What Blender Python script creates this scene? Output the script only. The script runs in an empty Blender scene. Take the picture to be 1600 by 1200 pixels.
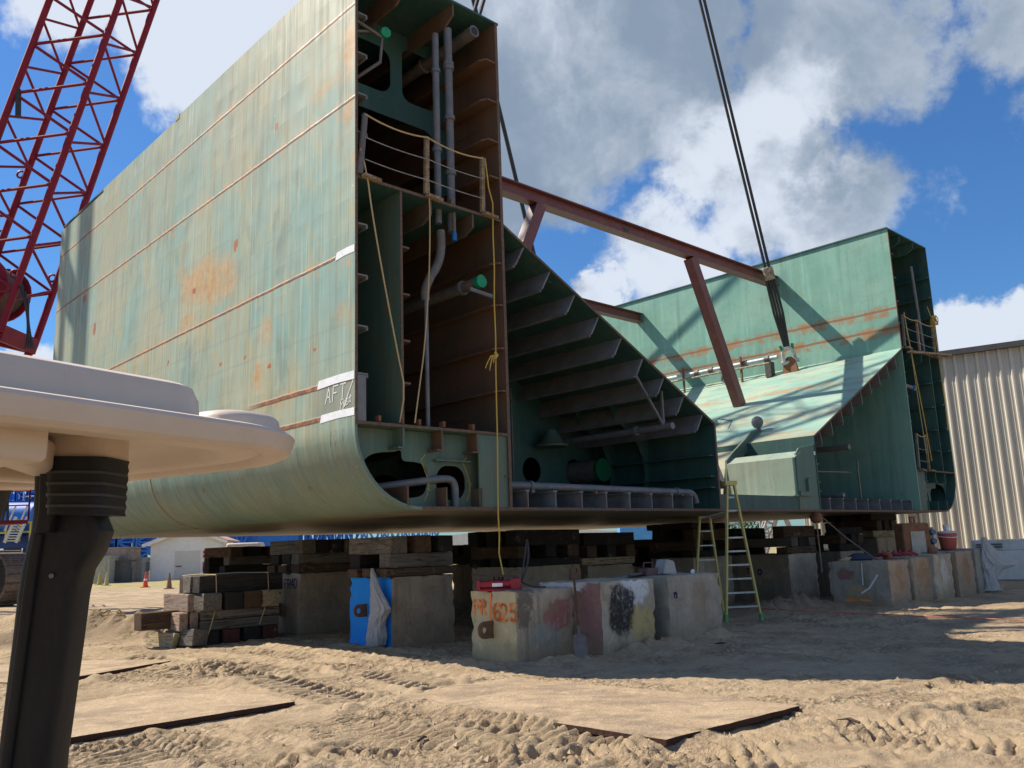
import bpy, bmesh, math, random
import numpy as np
from mathutils import Vector, Matrix, Euler
random.seed(7); rng=np.random.RandomState(5)
SC=bpy.context.scene; COL=SC.collection
R_=math.radians
V=Vector
# ------------------------------------------------------------------ camera (surveyed from the vanishing points)
FPX=1334.03; PIT=0.19147; ROL=0.03416; EYE=1.6
Fv=V((0,math.cos(PIT),math.sin(PIT))); r0=V((1,0,0)); u0=r0.cross(Fv)
Rv=(math.cos(ROL)*r0-math.sin(ROL)*u0).normalized(); Uv=Rv.cross(Fv)
CAM=V((0,0,EYE))
cd=bpy.data.cameras.new('camera'); cam=bpy.data.objects.new('camera',cd); COL.objects.link(cam)
cd.sensor_width=36; cd.lens=36*FPX/1600; cd.clip_start=.05; cd.clip_end=5000
m=Matrix((Rv,Uv,-Fv)).transposed().to_4x4(); m.translation=CAM; cam.matrix_world=m
SC.camera=cam
def ray(x,y): return Fv+Rv*((x-800)/FPX)-Uv*((y-600)/FPX)
def gp(x,y,z=0.):                       # ground point of a photo position
    d=ray(x,y); return CAM+d*((z-EYE)/d.z)
def at(x,y,Y):                          # point at world depth Y
    d=ray(x,y); return CAM+d*(Y/d.y)
# ------------------------------------------------------------------ hull frame
S=.8786
def nz(v): return v.normalized()
yaw=.75825; hee=.003; tri=.0032
T=nz(V((math.cos(yaw),math.sin(yaw),hee))); L=V((-math.sin(yaw),math.cos(yaw),tri)); L=nz(L-T*L.dot(T)); Z=T.cross(L)
ORG=CAM+(V((-2.628,14.,2.328))-CAM)*S
def HW(t,s,z): return ORG+(T*t+L*s+Z*z)*S
W,TIN,HT,ZD,ZT,LEN=26.2,3.48,10.28,5.80,1.44,17.67
# light travel direction in the hull frame
LK,LS=.42,-.80
ld=nz(T*LK+L*LS-Z)
# ------------------------------------------------------------------ tagging / linking
def tag(o,label=None,cat=None,group=None,kind=None):
    if label:o['label']=label
    if cat:o['category']=cat
    if group:o['group']=group
    if kind:o['kind']=kind
    return o
def empty(name,loc=(0,0,0),rz=0,label=None,cat=None,group=None):
    o=bpy.data.objects.new(name,None); COL.objects.link(o); o.location=loc; o.rotation_euler=(0,0,rz); o.empty_display_size=.2
    return tag(o,label,cat,group)
class MB:
    def __init__(s): s.v=[];s.f=[];s.mi=[]
    def add(s,vs,fs,mi=0):
        b=len(s.v); s.v+=[tuple(v) for v in vs]; s.f+=[tuple(b+i for i in f) for f in fs]; s.mi+=[mi]*len(fs); return s
    def box8(s,p,mi=0):   # 8 points: 4 lower ccw, 4 upper ccw
        return s.add(p,[(3,2,1,0),(4,5,6,7),(0,1,5,4),(1,2,6,5),(2,3,7,6),(3,0,4,7)],mi)
    def box(s,a,b,mi=0):
        x0,y0,z0=[min(a[i],b[i]) for i in range(3)];x1,y1,z1=[max(a[i],b[i]) for i in range(3)]
        return s.box8([(x0,y0,z0),(x1,y0,z0),(x1,y1,z0),(x0,y1,z0),(x0,y0,z1),(x1,y0,z1),(x1,y1,z1),(x0,y1,z1)],mi)
    def bar(s,p,q,w,h,up=(0,0,1),mi=0):
        p=V(p);q=V(q);d=nz(q-p);u=V(up); sd=d.cross(u)
        if sd.length<1e-4: sd=d.cross(V((1,0,0)))
        sd=nz(sd); u=nz(sd.cross(d)); a=sd*w/2;b=u*h/2
        return s.box8([p-a-b,p+a-b,q+a-b,q-a-b,p-a+b,p+a+b,q+a+b,q-a+b],mi)
    def tube(s,pts,r,n=10,cap=True,mi=0):
        pts=[V(p) for p in pts]; rr=r if isinstance(r,(list,tuple)) else [r]*len(pts)
        b=len(s.v); prev=None
        for i,p in enumerate(pts):
            d=(pts[min(i+1,len(pts)-1)]-pts[max(i-1,0)]); d=nz(d)
            if prev is None:
                a=d.cross(V((0,0,1)));
                if a.length<1e-3:a=d.cross(V((1,0,0)))
            else: a=prev-d*prev.dot(d)
            a=nz(a);prev=a;c=d.cross(a)
            for k in range(n):
                an=2*math.pi*k/n; s.v.append(tuple(p+(a*math.cos(an)+c*math.sin(an))*rr[i]))
        for i in range(len(pts)-1):
            for k in range(n):
                s.f.append((b+i*n+k,b+i*n+(k+1)%n,b+(i+1)*n+(k+1)%n,b+(i+1)*n+k)); s.mi.append(mi)
        if cap:
            s.f.append(tuple(b+k for k in reversed(range(n)))); s.f.append(tuple(b+(len(pts)-1)*n+k for k in range(n))); s.mi+=[mi,mi]
        return s
    def prism(s,poly,fn,w0,w1,mi=0):   # poly (u,v) extruded w0..w1 through fn(u,v,w)
        n=len(poly); vs=[fn(u,v,w0) for u,v in poly]+[fn(u,v,w1) for u,v in poly]
        fs=[tuple(range(n)),tuple(reversed(range(n,2*n)))]+[(i,n+i,n+(i+1)%n,(i+1)%n) for i in range(n)]
        return s.add(vs,fs,mi)
    def lathe(s,prof,n=20,c=(0,0,0),mi=0):   # prof (r,z)
        b=len(s.v)
        for r,z in prof:
            for k in range(n):
                a=2*math.pi*k/n; s.v.append((c[0]+r*math.cos(a),c[1]+r*math.sin(a),c[2]+z))
        for i in range(len(prof)-1):
            for k in range(n):
                s.f.append((b+i*n+k,b+i*n+(k+1)%n,b+(i+1)*n+(k+1)%n,b+(i+1)*n+k));s.mi.append(mi)
        s.f.append(tuple(b+k for k in reversed(range(n))));s.f.append(tuple(b+(len(prof)-1)*n+k for k in range(n)));s.mi+=[mi,mi]
        return s
    def build(s,name,mats,parent=None,smooth=False,bevel=0,seg=1,fix=True):
        me=bpy.data.meshes.new(name); me.from_pydata(s.v,[],s.f)
        mats=mats if isinstance(mats,(list,tuple)) else [mats]
        for mm in mats: me.materials.append(mm)
        me.polygons.foreach_set('material_index',s.mi)
        if fix or bevel:
            bm=bmesh.new();bm.from_mesh(me)
            if bevel:
                bmesh.ops.remove_doubles(bm,verts=bm.verts,dist=1e-5)
                es=[e for e in bm.edges if len(e.link_faces)==2 and e.calc_face_angle(0)>.6]
                bmesh.ops.bevel(bm,geom=es,offset=bevel,segments=seg,affect='EDGES',profile=.6)
            bmesh.ops.recalc_face_normals(bm,faces=bm.faces); bm.to_mesh(me);bm.free()
        if smooth:
            me.polygons.foreach_set('use_smooth',[True]*len(me.polygons))
            try: me.set_sharp_from_angle(angle=R_(38))
            except Exception: pass
        me.update()
        o=bpy.data.objects.new(name,me);COL.objects.link(o)
        if parent:o.parent=parent
        return o
def rrect(x0,z0,x1,z1,r,n=6):
    p=[]
    for cx,cz,a0 in ((x1-r,z0+r,-90),(x1-r,z1-r,0),(x0+r,z1-r,90),(x0+r,z0+r,180)):
        for k in range(n+1):
            a=R_(a0+90*k/n); p.append((cx+r*math.cos(a),cz+r*math.sin(a)))
    return p
def plate2d(name,outer,holes,th,fn,mat,parent):
    cu=bpy.data.curves.new('c','CURVE');cu.dimensions='2D';cu.fill_mode='BOTH';cu.extrude=th/2
    for pl in [outer]+holes:
        sp=cu.splines.new('POLY');sp.points.add(len(pl)-1);sp.use_cyclic_u=True
        for i,(a,b) in enumerate(pl): sp.points[i].co=(a,b,0,1)
    ob=bpy.data.objects.new('c',cu);COL.objects.link(ob)
    me=bpy.data.meshes.new_from_object(ob); bpy.data.objects.remove(ob);bpy.data.curves.remove(cu)
    for v in me.vertices: v.co=fn(v.co.x,v.co.y,v.co.z)
    me.name=name;me.materials.clear();me.materials.append(mat)
    bm=bmesh.new();bm.from_mesh(me);bmesh.ops.remove_doubles(bm,verts=bm.verts,dist=1e-5);bmesh.ops.recalc_face_normals(bm,faces=bm.faces);bm.to_mesh(me);bm.free()
    o=bpy.data.objects.new(name,me);COL.objects.link(o);o.parent=parent;return o
# ------------------------------------------------------------------ materials
class G:
    def __init__(s,name):
        s.m=bpy.data.materials.new(name);s.m.use_nodes=True;s.t=s.m.node_tree;s.N=s.t.nodes;s.K=s.t.links
        s.b=s.N['Principled BSDF'];s._tc=None
    def n(s,t): return s.N.new(t)
    def put(s,sock,v):
        if hasattr(v,'is_output'): s.K.new(v,sock)
        elif isinstance(v,(tuple,list)) and len(v)==3 and sock.type=='RGBA': sock.default_value=(*v,1)
        else: sock.default_value=v
    def tc(s,k='Object'):
        if not s._tc:s._tc=s.n('ShaderNodeTexCoord')
        return s._tc.outputs[k]
    def pos(s): return s.n('ShaderNodeNewGeometry').outputs['Position']
    def rnd(s): return s.n('ShaderNodeObjectInfo').outputs['Random']
    def map(s,v,sc=(1,1,1),loc=(0,0,0),rot=(0,0,0)):
        q=s.n('ShaderNodeMapping');s.put(q.inputs[0],v);q.inputs['Scale'].default_value=sc;q.inputs['Location'].default_value=loc;q.inputs['Rotation'].default_value=rot;return q.outputs[0]
    def sep(s,v):
        q=s.n('ShaderNodeSeparateXYZ');s.put(q.inputs[0],v);return q.outputs
    def noise(s,v,sc=5,det=5,ro=.6,dist=0,out='Fac'):
        q=s.n('ShaderNodeTexNoise');s.put(q.inputs['Vector'],v);q.inputs['Scale'].default_value=sc;q.inputs['Detail'].default_value=det;q.inputs['Roughness'].default_value=ro;q.inputs['Distortion'].default_value=dist;return q.outputs[out]
    def vor(s,v,sc=5,feat='F1',out='Distance'):
        q=s.n('ShaderNodeTexVoronoi');q.feature=feat;s.put(q.inputs['Vector'],v);q.inputs['Scale'].default_value=sc;return q.outputs[out]
    def rg(s,f,a,b,c=0.,d=1.,sm=True):
        q=s.n('ShaderNodeMapRange');q.interpolation_type='SMOOTHSTEP' if sm else 'LINEAR'
        s.put(q.inputs['Value'],f)
        for k,v in zip(('From Min','From Max','To Min','To Max'),(a,b,c,d)): q.inputs[k].default_value=v
        return q.outputs[0]
    def mt(s,op,a,b=0.,c=0.):
        q=s.n('ShaderNodeMath');q.operation=op;s.put(q.inputs[0],a);s.put(q.inputs[1],b);s.put(q.inputs[2],c);return q.outputs[0]
    def mx(s,f,a,b,mode='MIX'):
        q=s.n('ShaderNodeMix');q.data_type='RGBA';q.blend_type=mode;s.put(q.inputs[0],f);s.put(q.inputs[6],a);s.put(q.inputs[7],b);return q.outputs[2]
    def blob(s,co,c,rad):      # 1 at centre, 0 at ellipsoid radius
        q=s.map(co,tuple(1/r for r in rad),tuple(-a/r for a,r in zip(c,rad)))
        w=s.n('ShaderNodeVectorMath');w.operation='LENGTH';s.put(w.inputs[0],q);return s.rg(w.outputs['Value'],1.,0.)
    def vadd(s,a,b,k=1.):
        q=s.n('ShaderNodeVectorMath');q.operation='MULTIPLY_ADD';s.put(q.inputs[0],b);q.inputs[1].default_value=(k,k,k);s.put(q.inputs[2],a);return q.outputs[0]
    def out(s,col,rough=.7,metal=0.,bump=None,bs=.3,bd=.02,spec=.5):
        s.put(s.b.inputs['Base Color'],col);s.put(s.b.inputs['Roughness'],rough);s.put(s.b.inputs['Metallic'],metal)
        s.b.inputs['Specular IOR Level'].default_value=spec
        if bump is not None:
            q=s.n('ShaderNodeBump');q.inputs['Strength'].default_value=bs;q.inputs['Distance'].default_value=bd;s.put(q.inputs['Height'],bump);s.K.new(q.outputs[0],s.b.inputs['Normal'])
        return s.m
RUST=(.30,.11,.035)
def bands(g,z,vals,w):
    acc=None
    for v in vals:
        d=g.mt('ABSOLUTE',g.mt('SUBTRACT',z,v)); k=g.rg(d,w,w*.45)
        acc=k if acc is None else g.mt('MAXIMUM',acc,k)
    return acc
def m_port():
    g=G('faded_hull_paint');c=g.tc();x,y,z=g.sep(c)
    big=g.noise(c,.35,4,.6); st=g.noise(g.map(c,(1,5,.12)),1.6,6,.65); st2=g.noise(g.map(c,(1,16,.3)),1.2,4,.6)
    col=g.mx(g.rg(big,.35,.65),(.205,.335,.295),(.345,.345,.235))
    bl2=g.noise(g.map(c,(1,1,.6)),1.1,7,.7,.4);col=g.mx(g.mt('MULTIPLY',g.rg(bl2,.5,.66),.7),col,(.37,.33,.17));bl3=g.noise(g.map(c,(1,1.2,.5),loc=(9,4,2)),.8,6,.68,.5);col=g.mx(g.mt('MULTIPLY',g.rg(bl3,.52,.68),.75),col,(.16,.22,.185))
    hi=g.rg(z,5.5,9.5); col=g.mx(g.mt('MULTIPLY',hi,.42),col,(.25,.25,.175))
    col=g.mx(g.mt('MULTIPLY',g.rg(st,.45,.75),.7),col,(.17,.19,.14))
    col=g.mx(g.mt('MULTIPLY',g.rg(st,.5,.25),.6),col,(.22,.46,.42))
    col=g.mx(g.mt('MULTIPLY',g.rg(st2,.54,.72),.6),col,(.46,.53,.42))
    col=g.mx(g.mt('MULTIPLY',g.rg(st2,.45,.28),.6),col,(.17,.175,.13))
    # ghost lines of the stiffeners behind the plating
    gl=bands(g,g.mt('ADD',z,g.mt('MULTIPLY',g.noise(c,2,2),.05)),(8.55,7.95,6.7,6.08,5.5,4.98,3.85,3.2,2.68),.035)
    br=g.rg(g.noise(g.map(c,(1,.22,3.1)),1.3,3),.42,.6)
    col=g.mx(g.mt('MULTIPLY',g.mt('MULTIPLY',gl,br),.24),col,(.15,.2,.2))
    # dull rust blooms
    n=g.noise(c,1.6,7,.7); n3=g.noise(c,5,6,.7)
    warp=g.vadd(c,g.noise(c,1.3,4,.6,out='Color'),.9)
    P=None
    for cc,rr,k in (((.45,6.9,5.95),(1.6,1.8,.85),.95),((.45,5.9,5.7),(1.6,1.6,.8),1.),((.45,7.9,6.3),(1.6,.7,.6),.6),((.45,7.5,5.1),(1.5,.9,.5),.6),((.45,.55,8.9),(1.5,.5,1.1),.85),((.45,.6,7.7),(1.5,.5,.6),.7),((.45,1.4,8.4),(1.5,1.2,.35),.5),((.45,3.7,4.1),(1.5,.6,.5),.6),((.45,3.9,3.3),(1.5,.45,.45),.7),((.45,.8,3.8),(1.5,.5,.6),.5),((.45,.4,6.6),(1.5,.35,.3),.8),((.45,12.,4.7),(1.5,.7,.5),.4),((.45,2.6,2.6),(1.5,1.2,.4),.5),((.45,.9,1.3),(1.5,.5,.7),.45),((.45,9.,.9),(1.5,.45,1.1),.5)):
        k_=g.mt('MULTIPLY',g.blob(warp,cc,rr),k);P=k_ if P is None else g.mt('MAXIMUM',P,k_)
    pr=g.mt('MULTIPLY',g.rg(P,.05,.72),g.rg(g.mt('ADD',g.mt('MULTIPLY',n,.6),g.mt('MULTIPLY',st,.4)),.30,.56))
    col=g.mx(g.mt('MULTIPLY',pr,.74),col,g.mx(g.rg(n3,.35,.65),(.50,.33,.13),(.44,.19,.045)))
    pr2=g.mt('MULTIPLY',g.rg(P,.2,.7),g.rg(n3,.55,.72)); col=g.mx(g.mt('MULTIPLY',pr2,.6),col,(.45,.17,.05))
    # hard rust spots
    Q=None
    for cc,rr in (((.1,4.63,5.86),(.9,.17,.2)),((.1,3.0,2.95),(.9,.12,.09)),((.1,2.9,7.9),(.9,.1,.13)),((.1,4.05,3.3),(.9,.1,.07)),((.1,5.2,3.35),(.9,.1,.08)),((.1,6.7,5.35),(.9,.16,.12)),((.1,14.8,7.1),(.9,.22,.2)),((.1,13.7,5.9),(.9,.2,.3)),((.1,2.0,.5),(.9,.1,.06)),((.1,6.2,.75),(.9,.14,.09)),((.1,1.3,2.9),(.9,.07,.09)),((.1,8.1,3.9),(.9,.1,.08)),((.1,5.5,1.1),(.9,.1,.08))):
        k_=g.blob(g.vadd(c,g.noise(c,6,4,.6,out='Color'),.25),(cc[0]+.12,cc[1]+.12,cc[2]+.12),rr);Q=k_ if Q is None else g.mt('MAXIMUM',Q,k_)
    col=g.mx(g.rg(Q,.15,.5),col,(.33,.10,.03))
    # chalky scuffs
    sc=g.noise(g.map(c,(1,1,2.5),rot=(.6,0,0)),1.3,9,.75); col=g.mx(g.mt('MULTIPLY',g.rg(sc,.66,.72),.55),col,(.72,.76,.7))
    sp=g.noise(g.map(c,(1,1,1)),9,3,.5);col=g.mx(g.mt('MULTIPLY',g.rg(sp,.74,.78),.7),col,(.75,.75,.7))
    sp2=g.noise(g.map(c,(1,1.,.5),loc=(3,7,1)),7,4,.6);col=g.mx(g.mt('MULTIPLY',g.rg(sp2,.71,.76),.55),col,(.36,.15,.05))
    # rolled bilge scratches; darker lower plating, also painted down against ground bounce
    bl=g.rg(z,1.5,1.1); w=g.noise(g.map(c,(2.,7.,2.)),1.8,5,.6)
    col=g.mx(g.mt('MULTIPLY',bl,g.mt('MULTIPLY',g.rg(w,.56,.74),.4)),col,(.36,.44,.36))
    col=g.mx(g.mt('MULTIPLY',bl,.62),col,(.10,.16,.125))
    # weld seams and the rust that bleeds from them
    zz=g.mt('ADD',z,g.mt('MULTIPLY',g.mt('SUBTRACT',g.noise(c,3,3),.5),.03))
    hal=bands(g,g.mt('ADD',z,.05),(9.16,7.31,4.45),.28)
    col=g.mx(g.mt('MULTIPLY',hal,g.mt('MULTIPLY',g.rg(g.noise(g.map(c,(1,2.,1)),2.2,7,.7),.5,.72),.75)),col,(.54,.30,.12))
    sm=bands(g,zz,(9.16,7.31,4.45),.036); lo=g.mt('MULTIPLY',bands(g,zz,(2.2,1.62),.06),g.rg(y,4.2,3.2)); sm=g.mt('MAXIMUM',sm,lo)
    sl=bands(g,zz,(9.21,7.36,4.5),.03);col=g.mx(g.mt('MULTIPLY',g.mt('MULTIPLY',sl,g.rg(g.noise(c,1.1,5),.42,.6)),.5),col,(.48,.27,.11))
    col=g.mx(g.mt('MULTIPLY',sm,g.rg(n3,.25,.5,.55,1.)),col,g.mx(g.rg(n3,.4,.6),(.10,.045,.03),(.34,.12,.04)))
    be=g.mt('MULTIPLY',g.rg(z,1.62,1.66),g.rg(z,2.2,2.16));be=g.mt('MULTIPLY',be,g.rg(y,1.6,1.))
    col=g.mx(g.mt('MULTIPLY',be,.55),col,(.2,.19,.15))
    h=g.mt('ADD',g.mt('MULTIPLY',big,.6),g.mt('MULTIPLY',sm,.5)); h=g.mt('ADD',h,g.mt('MULTIPLY',g.noise(g.map(c,(1,1.3,.5)),.9,2),2.2))
    fr_=g.mt('ABSOLUTE',g.mt('SINE',g.mt('MULTIPLY',y,4.13)));sf=g.mt('ABSOLUTE',g.mt('SINE',g.mt('MULTIPLY',z,5.2)));h=g.mt('ADD',h,g.mt('MULTIPLY',g.mt('MULTIPLY',fr_,sf),g.mt('MULTIPLY',g.rg(g.noise(g.map(c,(1,.7,.7)),.9,2),.35,.7),-.3)))
    return g.out(col,g.rg(st,.3,.7,.5,.72),0,h,.45,.04,.4)
def m_green(name,a,b,rust=.4,lines=(),rz=1.,streak=True,bright=None):
    g=G(name);c=g.tc();x,y,z=g.sep(c)
    n=g.noise(c,.5,5,.6);st=g.noise(g.map(c,(3,3,.15)),1.7,6,.65)
    col=g.mx(g.rg(n,.35,.65),a,b)
    if streak:
        col=g.mx(g.mt('MULTIPLY',g.rg(st,.5,.75),.5),col,tuple(.55*q for q in a)); col=g.mx(g.mt('MULTIPLY',g.rg(st,.48,.25),.4),col,tuple(min(1,1.6*q) for q in b))
        ru=g.noise(g.map(c,(2,2,.12),loc=(4,1,2)),1.4,6,.7);col=g.mx(g.mt('MULTIPLY',g.rg(ru,.58,.74),.6*rust),col,(.34,.2,.08))
    if lines:
        sm=bands(g,g.mt('ADD',z,g.mt('MULTIPLY',g.noise(c,2.5,4),.06)),lines,.06); hl=bands(g,g.mt('ADD',z,.08),lines,.3)
        r=g.noise(g.map(c,(1,1.5,1)),1.6,7,.7)
        col=g.mx(g.mt('MULTIPLY',hl,g.mt('MULTIPLY',g.rg(r,.42,.62),.8)),col,(.34,.15,.05)); col=g.mx(g.mt('MULTIPLY',sm,.85),col,(.26,.085,.03))
    r=g.noise(c,2.3,8,.75);col=g.mx(g.mt('MULTIPLY',g.rg(r,.6,.7),rust),col,RUST)
    sc=g.noise(g.map(c,(1,1,2.)),2.,8,.75);col=g.mx(g.mt('MULTIPLY',g.rg(sc,.66,.72),.35),col,(.5,.55,.5))
    bz=g.noise(c,6,7,.75);col=g.mx(g.mt('MULTIPLY',g.rg(bz,.58,.7),.45),col,tuple(.4*q for q in a))
    hz=g.noise(g.map(c,(1,.35,1.),loc=(8,1,3)),.9,6,.7,.5);col=g.mx(g.mt('MULTIPLY',g.rg(hz,.52,.68),.5*rust),col,(.17,.10,.055))
    return g.out(col,.55,0,g.mt('ADD',g.noise(c,1.2,3),g.mt('MULTIPLY',bz,.25)),.35,.03,.4)
def m_slope():
    g=G('rain_streaked_hold_paint');c=g.tc();x,y,z=g.sep(c)
    q=g.map(c,(1.2,.28,1.2),rot=(0,0,.12));n=g.noise(c,.6,5,.6);s1=g.noise(q,1.8,7,.7,.6);s2=g.noise(g.map(q,(1,1,1),loc=(5,2,0)),1.3,7,.7,.8)
    col=g.mx(g.rg(n,.35,.65),(.22,.39,.325),(.33,.43,.33))
    col=g.mx(g.mt('MULTIPLY',g.rg(s1,.5,.72),.7),col,(.125,.185,.16)); col=g.mx(g.mt('MULTIPLY',g.rg(s1,.45,.25),.5),col,(.40,.50,.465))
    col=g.mx(g.mt('MULTIPLY',g.rg(s2,.53,.68),.8),col,(.36,.2,.085))
    ln=bands(g,g.mt('ADD',x,g.mt('MULTIPLY',g.noise(c,1.2,4),.5)),(17.6,20.3),.35);col=g.mx(g.mt('MULTIPLY',ln,g.mt('MULTIPLY',g.rg(g.noise(c,2,7,.75),.42,.62),.7)),col,(.42,.2,.08))
    col=g.mx(g.mt('MULTIPLY',g.rg(x,16.3,15.7),.5),col,(.4,.24,.12))
    return g.out(col,.5,0,g.noise(c,.8,3),.3,.04,.4)
def m_plain(name,a,b=None,rough=.6,metal=0.,sc=6,bs=.15,spec=.5,rust=0,bd=.01,stretch=(1,1,1),rndk=0):
    g=G(name);c=g.map(g.tc(),stretch);n=g.noise(c,sc,6,.65)
    b=b or tuple(q*.7 for q in a); col=g.mx(g.rg(n,.3,.7),a,b)
    if rust: col=g.mx(g.mt('MULTIPLY',g.rg(g.noise(c,sc*.7,8,.75),.52,.66),rust),col,RUST)
    if rndk: col=g.mx(g.rg(g.rnd(),0,1,0,rndk,False),col,tuple(q*.3 for q in a))
    return g.out(col,rough,metal,n,bs,bd,spec)
def m_mark(name,a,lo=.42,hi=.55):
    g=G(name);c=g.tc();n=g.noise(c,9,6,.75);g.put(g.b.inputs['Alpha'],g.rg(n,lo,hi,.0,.55));return g.out(g.mx(g.noise(c,30,3),a,tuple(.7*k for k in a)),.85)
def m_timber(name,a,b,crack=(.02,.018,.016)):
    g=G(name);c=g.tc();r=g.rnd();q=g.vadd(c,r,9.)
    gr=g.noise(g.map(q,(.7,9,9)),2.,7,.7,.3);n=g.noise(q,2.2,5,.6)
    col=g.mx(g.rg(gr,.3,.7),a,b);col=g.mx(g.mt('MULTIPLY',g.rg(n,.4,.75),.7),col,tuple(.45*k for k in a))
    cr=g.noise(g.map(q,(.35,7,7),loc=(2,2,2)),2.6,3,.5);ck=g.rg(g.mt('ABSOLUTE',g.mt('SUBTRACT',cr,.5)),.03,.0)
    col=g.mx(g.mt('MULTIPLY',ck,.85),col,crack)
    col=g.mx(g.rg(r,0,1,.0,.5,False),col,tuple(.5*k for k in b))
    du=g.noise(q,4,6,.7);col=g.mx(g.mt('MULTIPLY',g.rg(du,.58,.7),.4),col,(.36,.29,.2))
    return g.out(col,.85,0,g.mt('SUBTRACT',gr,ck),.6,.02,.25)
def m_conc(name,a,b,paints=(),dirt=.6):
    g=G(name);c=g.tc();r=g.rnd();q=g.vadd(c,r,11.)
    n=g.noise(q,1.5,6,.65);f=g.noise(q,14,6,.7);st=g.noise(g.map(q,(3,3,.35)),1.6,6,.7)
    col=g.mx(g.rg(n,.32,.68),a,b);col=g.mx(g.mt('MULTIPLY',g.rg(st,.5,.7),.65),col,tuple(.5*k for k in b));col=g.mx(g.mt('MULTIPLY',g.rg(f,.5,.75),.35),col,tuple(.5*k for k in a))
    st2=g.noise(g.map(q,(4,4,.4),loc=(3,3,3)),1.5,6,.7);col=g.mx(g.mt('MULTIPLY',g.rg(st2,.58,.72),.6),col,(.30,.19,.10))
    for pc,cc,rr,k in paints:
        w=g.blob(g.vadd(c,g.noise(c,3.2,7,.75,out='Color'),.5),tuple(u+.25 for u in cc),rr);w=g.mt('MULTIPLY',g.rg(w,.1,.34),g.rg(g.noise(c,9,6,.75),.32,.46))
        col=g.mx(g.mt('MULTIPLY',w,k),col,pc)
    z=g.sep(c)[2];dz=g.mt('ADD',z,g.mt('MULTIPLY',g.noise(c,5,5,.7),.5));col=g.mx(g.mt('MULTIPLY',g.rg(dz,.62,.28),dirt),col,(.27,.19,.115))
    pit=g.rg(g.vor(q,16),.28,.1)
    n4=g.noise(q,3.5,8,.75,.6);col=g.mx(g.mt('MULTIPLY',g.rg(n4,.52,.66),.6),col,tuple(.55*k for k in a));col=g.mx(g.mt('MULTIPLY',g.rg(n4,.46,.34),.4),col,tuple(min(1,1.35*k) for k in a))
    return g.out(col,.9,0,g.mt('SUBTRACT',g.mt('ADD',n,g.mt('MULTIPLY',f,.4)),g.mt('MULTIPLY',pit,g.rg(n,.5,.6))),.6,.02,.2)
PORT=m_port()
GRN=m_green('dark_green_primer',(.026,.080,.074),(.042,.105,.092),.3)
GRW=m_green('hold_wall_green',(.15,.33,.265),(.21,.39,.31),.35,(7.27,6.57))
GRL=m_green('worn_green_primer',(.075,.155,.125),(.115,.15,.105),.6)
SLP=m_slope()
BRN=m_green('brown_primer',(.155,.082,.05),(.105,.078,.055),.35)
GRY=m_plain('grey_primer_steel',(.19,.20,.205),(.12,.13,.135),.6,0,3,rust=.35)
BOT=m_green('scuffed_bottom_paint',(.20,.19,.14),(.12,.13,.10),.6)
def m_bottom():
    g=G('reflection_streaked_plating');c=g.tc();a=g.noise(g.map(c,(.5,4,1)),1.4,7,.7);b=g.noise(c,.5,4)  # long pale streaks paint reflections onto the bottom plating
    col=g.mx(g.rg(a,.3,.7),(.30,.26,.18),(.10,.11,.085));col=g.mx(g.mt('MULTIPLY',g.rg(b,.5,.65),.5),col,(.38,.3,.19));return g.out(col,.5,0,a,.2,.02)
BOT=m_bottom()
MAR=m_plain('maroon_primer',(.20,.062,.055),(.15,.05,.045),.5,0,2.5,rust=.4)
PIPE=m_plain('grey_pipe_paint',(.16,.17,.185),(.105,.115,.125),.5,0,5,rust=.35)
PIPD=m_plain('dull_pipe_primer',(.16,.15,.14),(.10,.095,.09),.6,0,5,rust=.5)
CAPG=m_plain('green_plastic_cap',(.0,.30,.12),(.0,.2,.08),.4)
CAPD=m_plain('shaded_green_cap',(.0,.11,.05),(.0,.08,.03),.5)  # recessed cap: its shade is put in as a darker green
CAPB=m_plain('blue_plastic_cap',(.01,.16,.5),None,.4)
TAPE=m_plain('white_tape',(.82,.83,.85),(.7,.71,.74),.5,0,9)
CHALK=m_plain('chalk',(.8,.8,.77),(.55,.57,.52),.9,0,40)
ROPE=m_plain('tan_rope',(.55,.42,.22),(.40,.30,.15),.85,0,60)
ROPY=m_plain('yellow_rope',(.62,.44,.08),(.45,.32,.07),.8,0,60)
WIRE=m_plain('galvanised_wire',(.35,.35,.34),None,.5,.4)
WOODP=m_timber('raw_lumber',(.34,.24,.15),(.45,.33,.21))
BLKR=m_plain('black_wire_rope',(.03,.03,.032),(.055,.052,.05),.55,.3,60,.8)
SHK=m_plain('worn_white_shackle',(.62,.62,.6),(.38,.36,.33),.5,0,9,rust=.4)
RUSTY=m_plain('rusty_steel',(.27,.115,.05),(.16,.075,.04),.85,0,7,.5)
SLEEVE=m_plain('worn_tan_sleeve',(.5,.4,.27),(.12,.1,.08),.8,0,10)
CRED=m_plain('crane_red_paint',(.24,.012,.032),(.18,.01,.024),.55,0,3,.05,.25)
BLACK=m_plain('black_rubber',(.02,.02,.022),(.035,.034,.033),.6,0,12)
DARK=m_plain('dark_greasy_steel',(.045,.042,.04),(.08,.07,.06),.6,.2,8)
TRK=m_plain('worn_track_steel',(.24,.19,.145),(.13,.1,.08),.65,.3,6,rust=.4)
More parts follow.
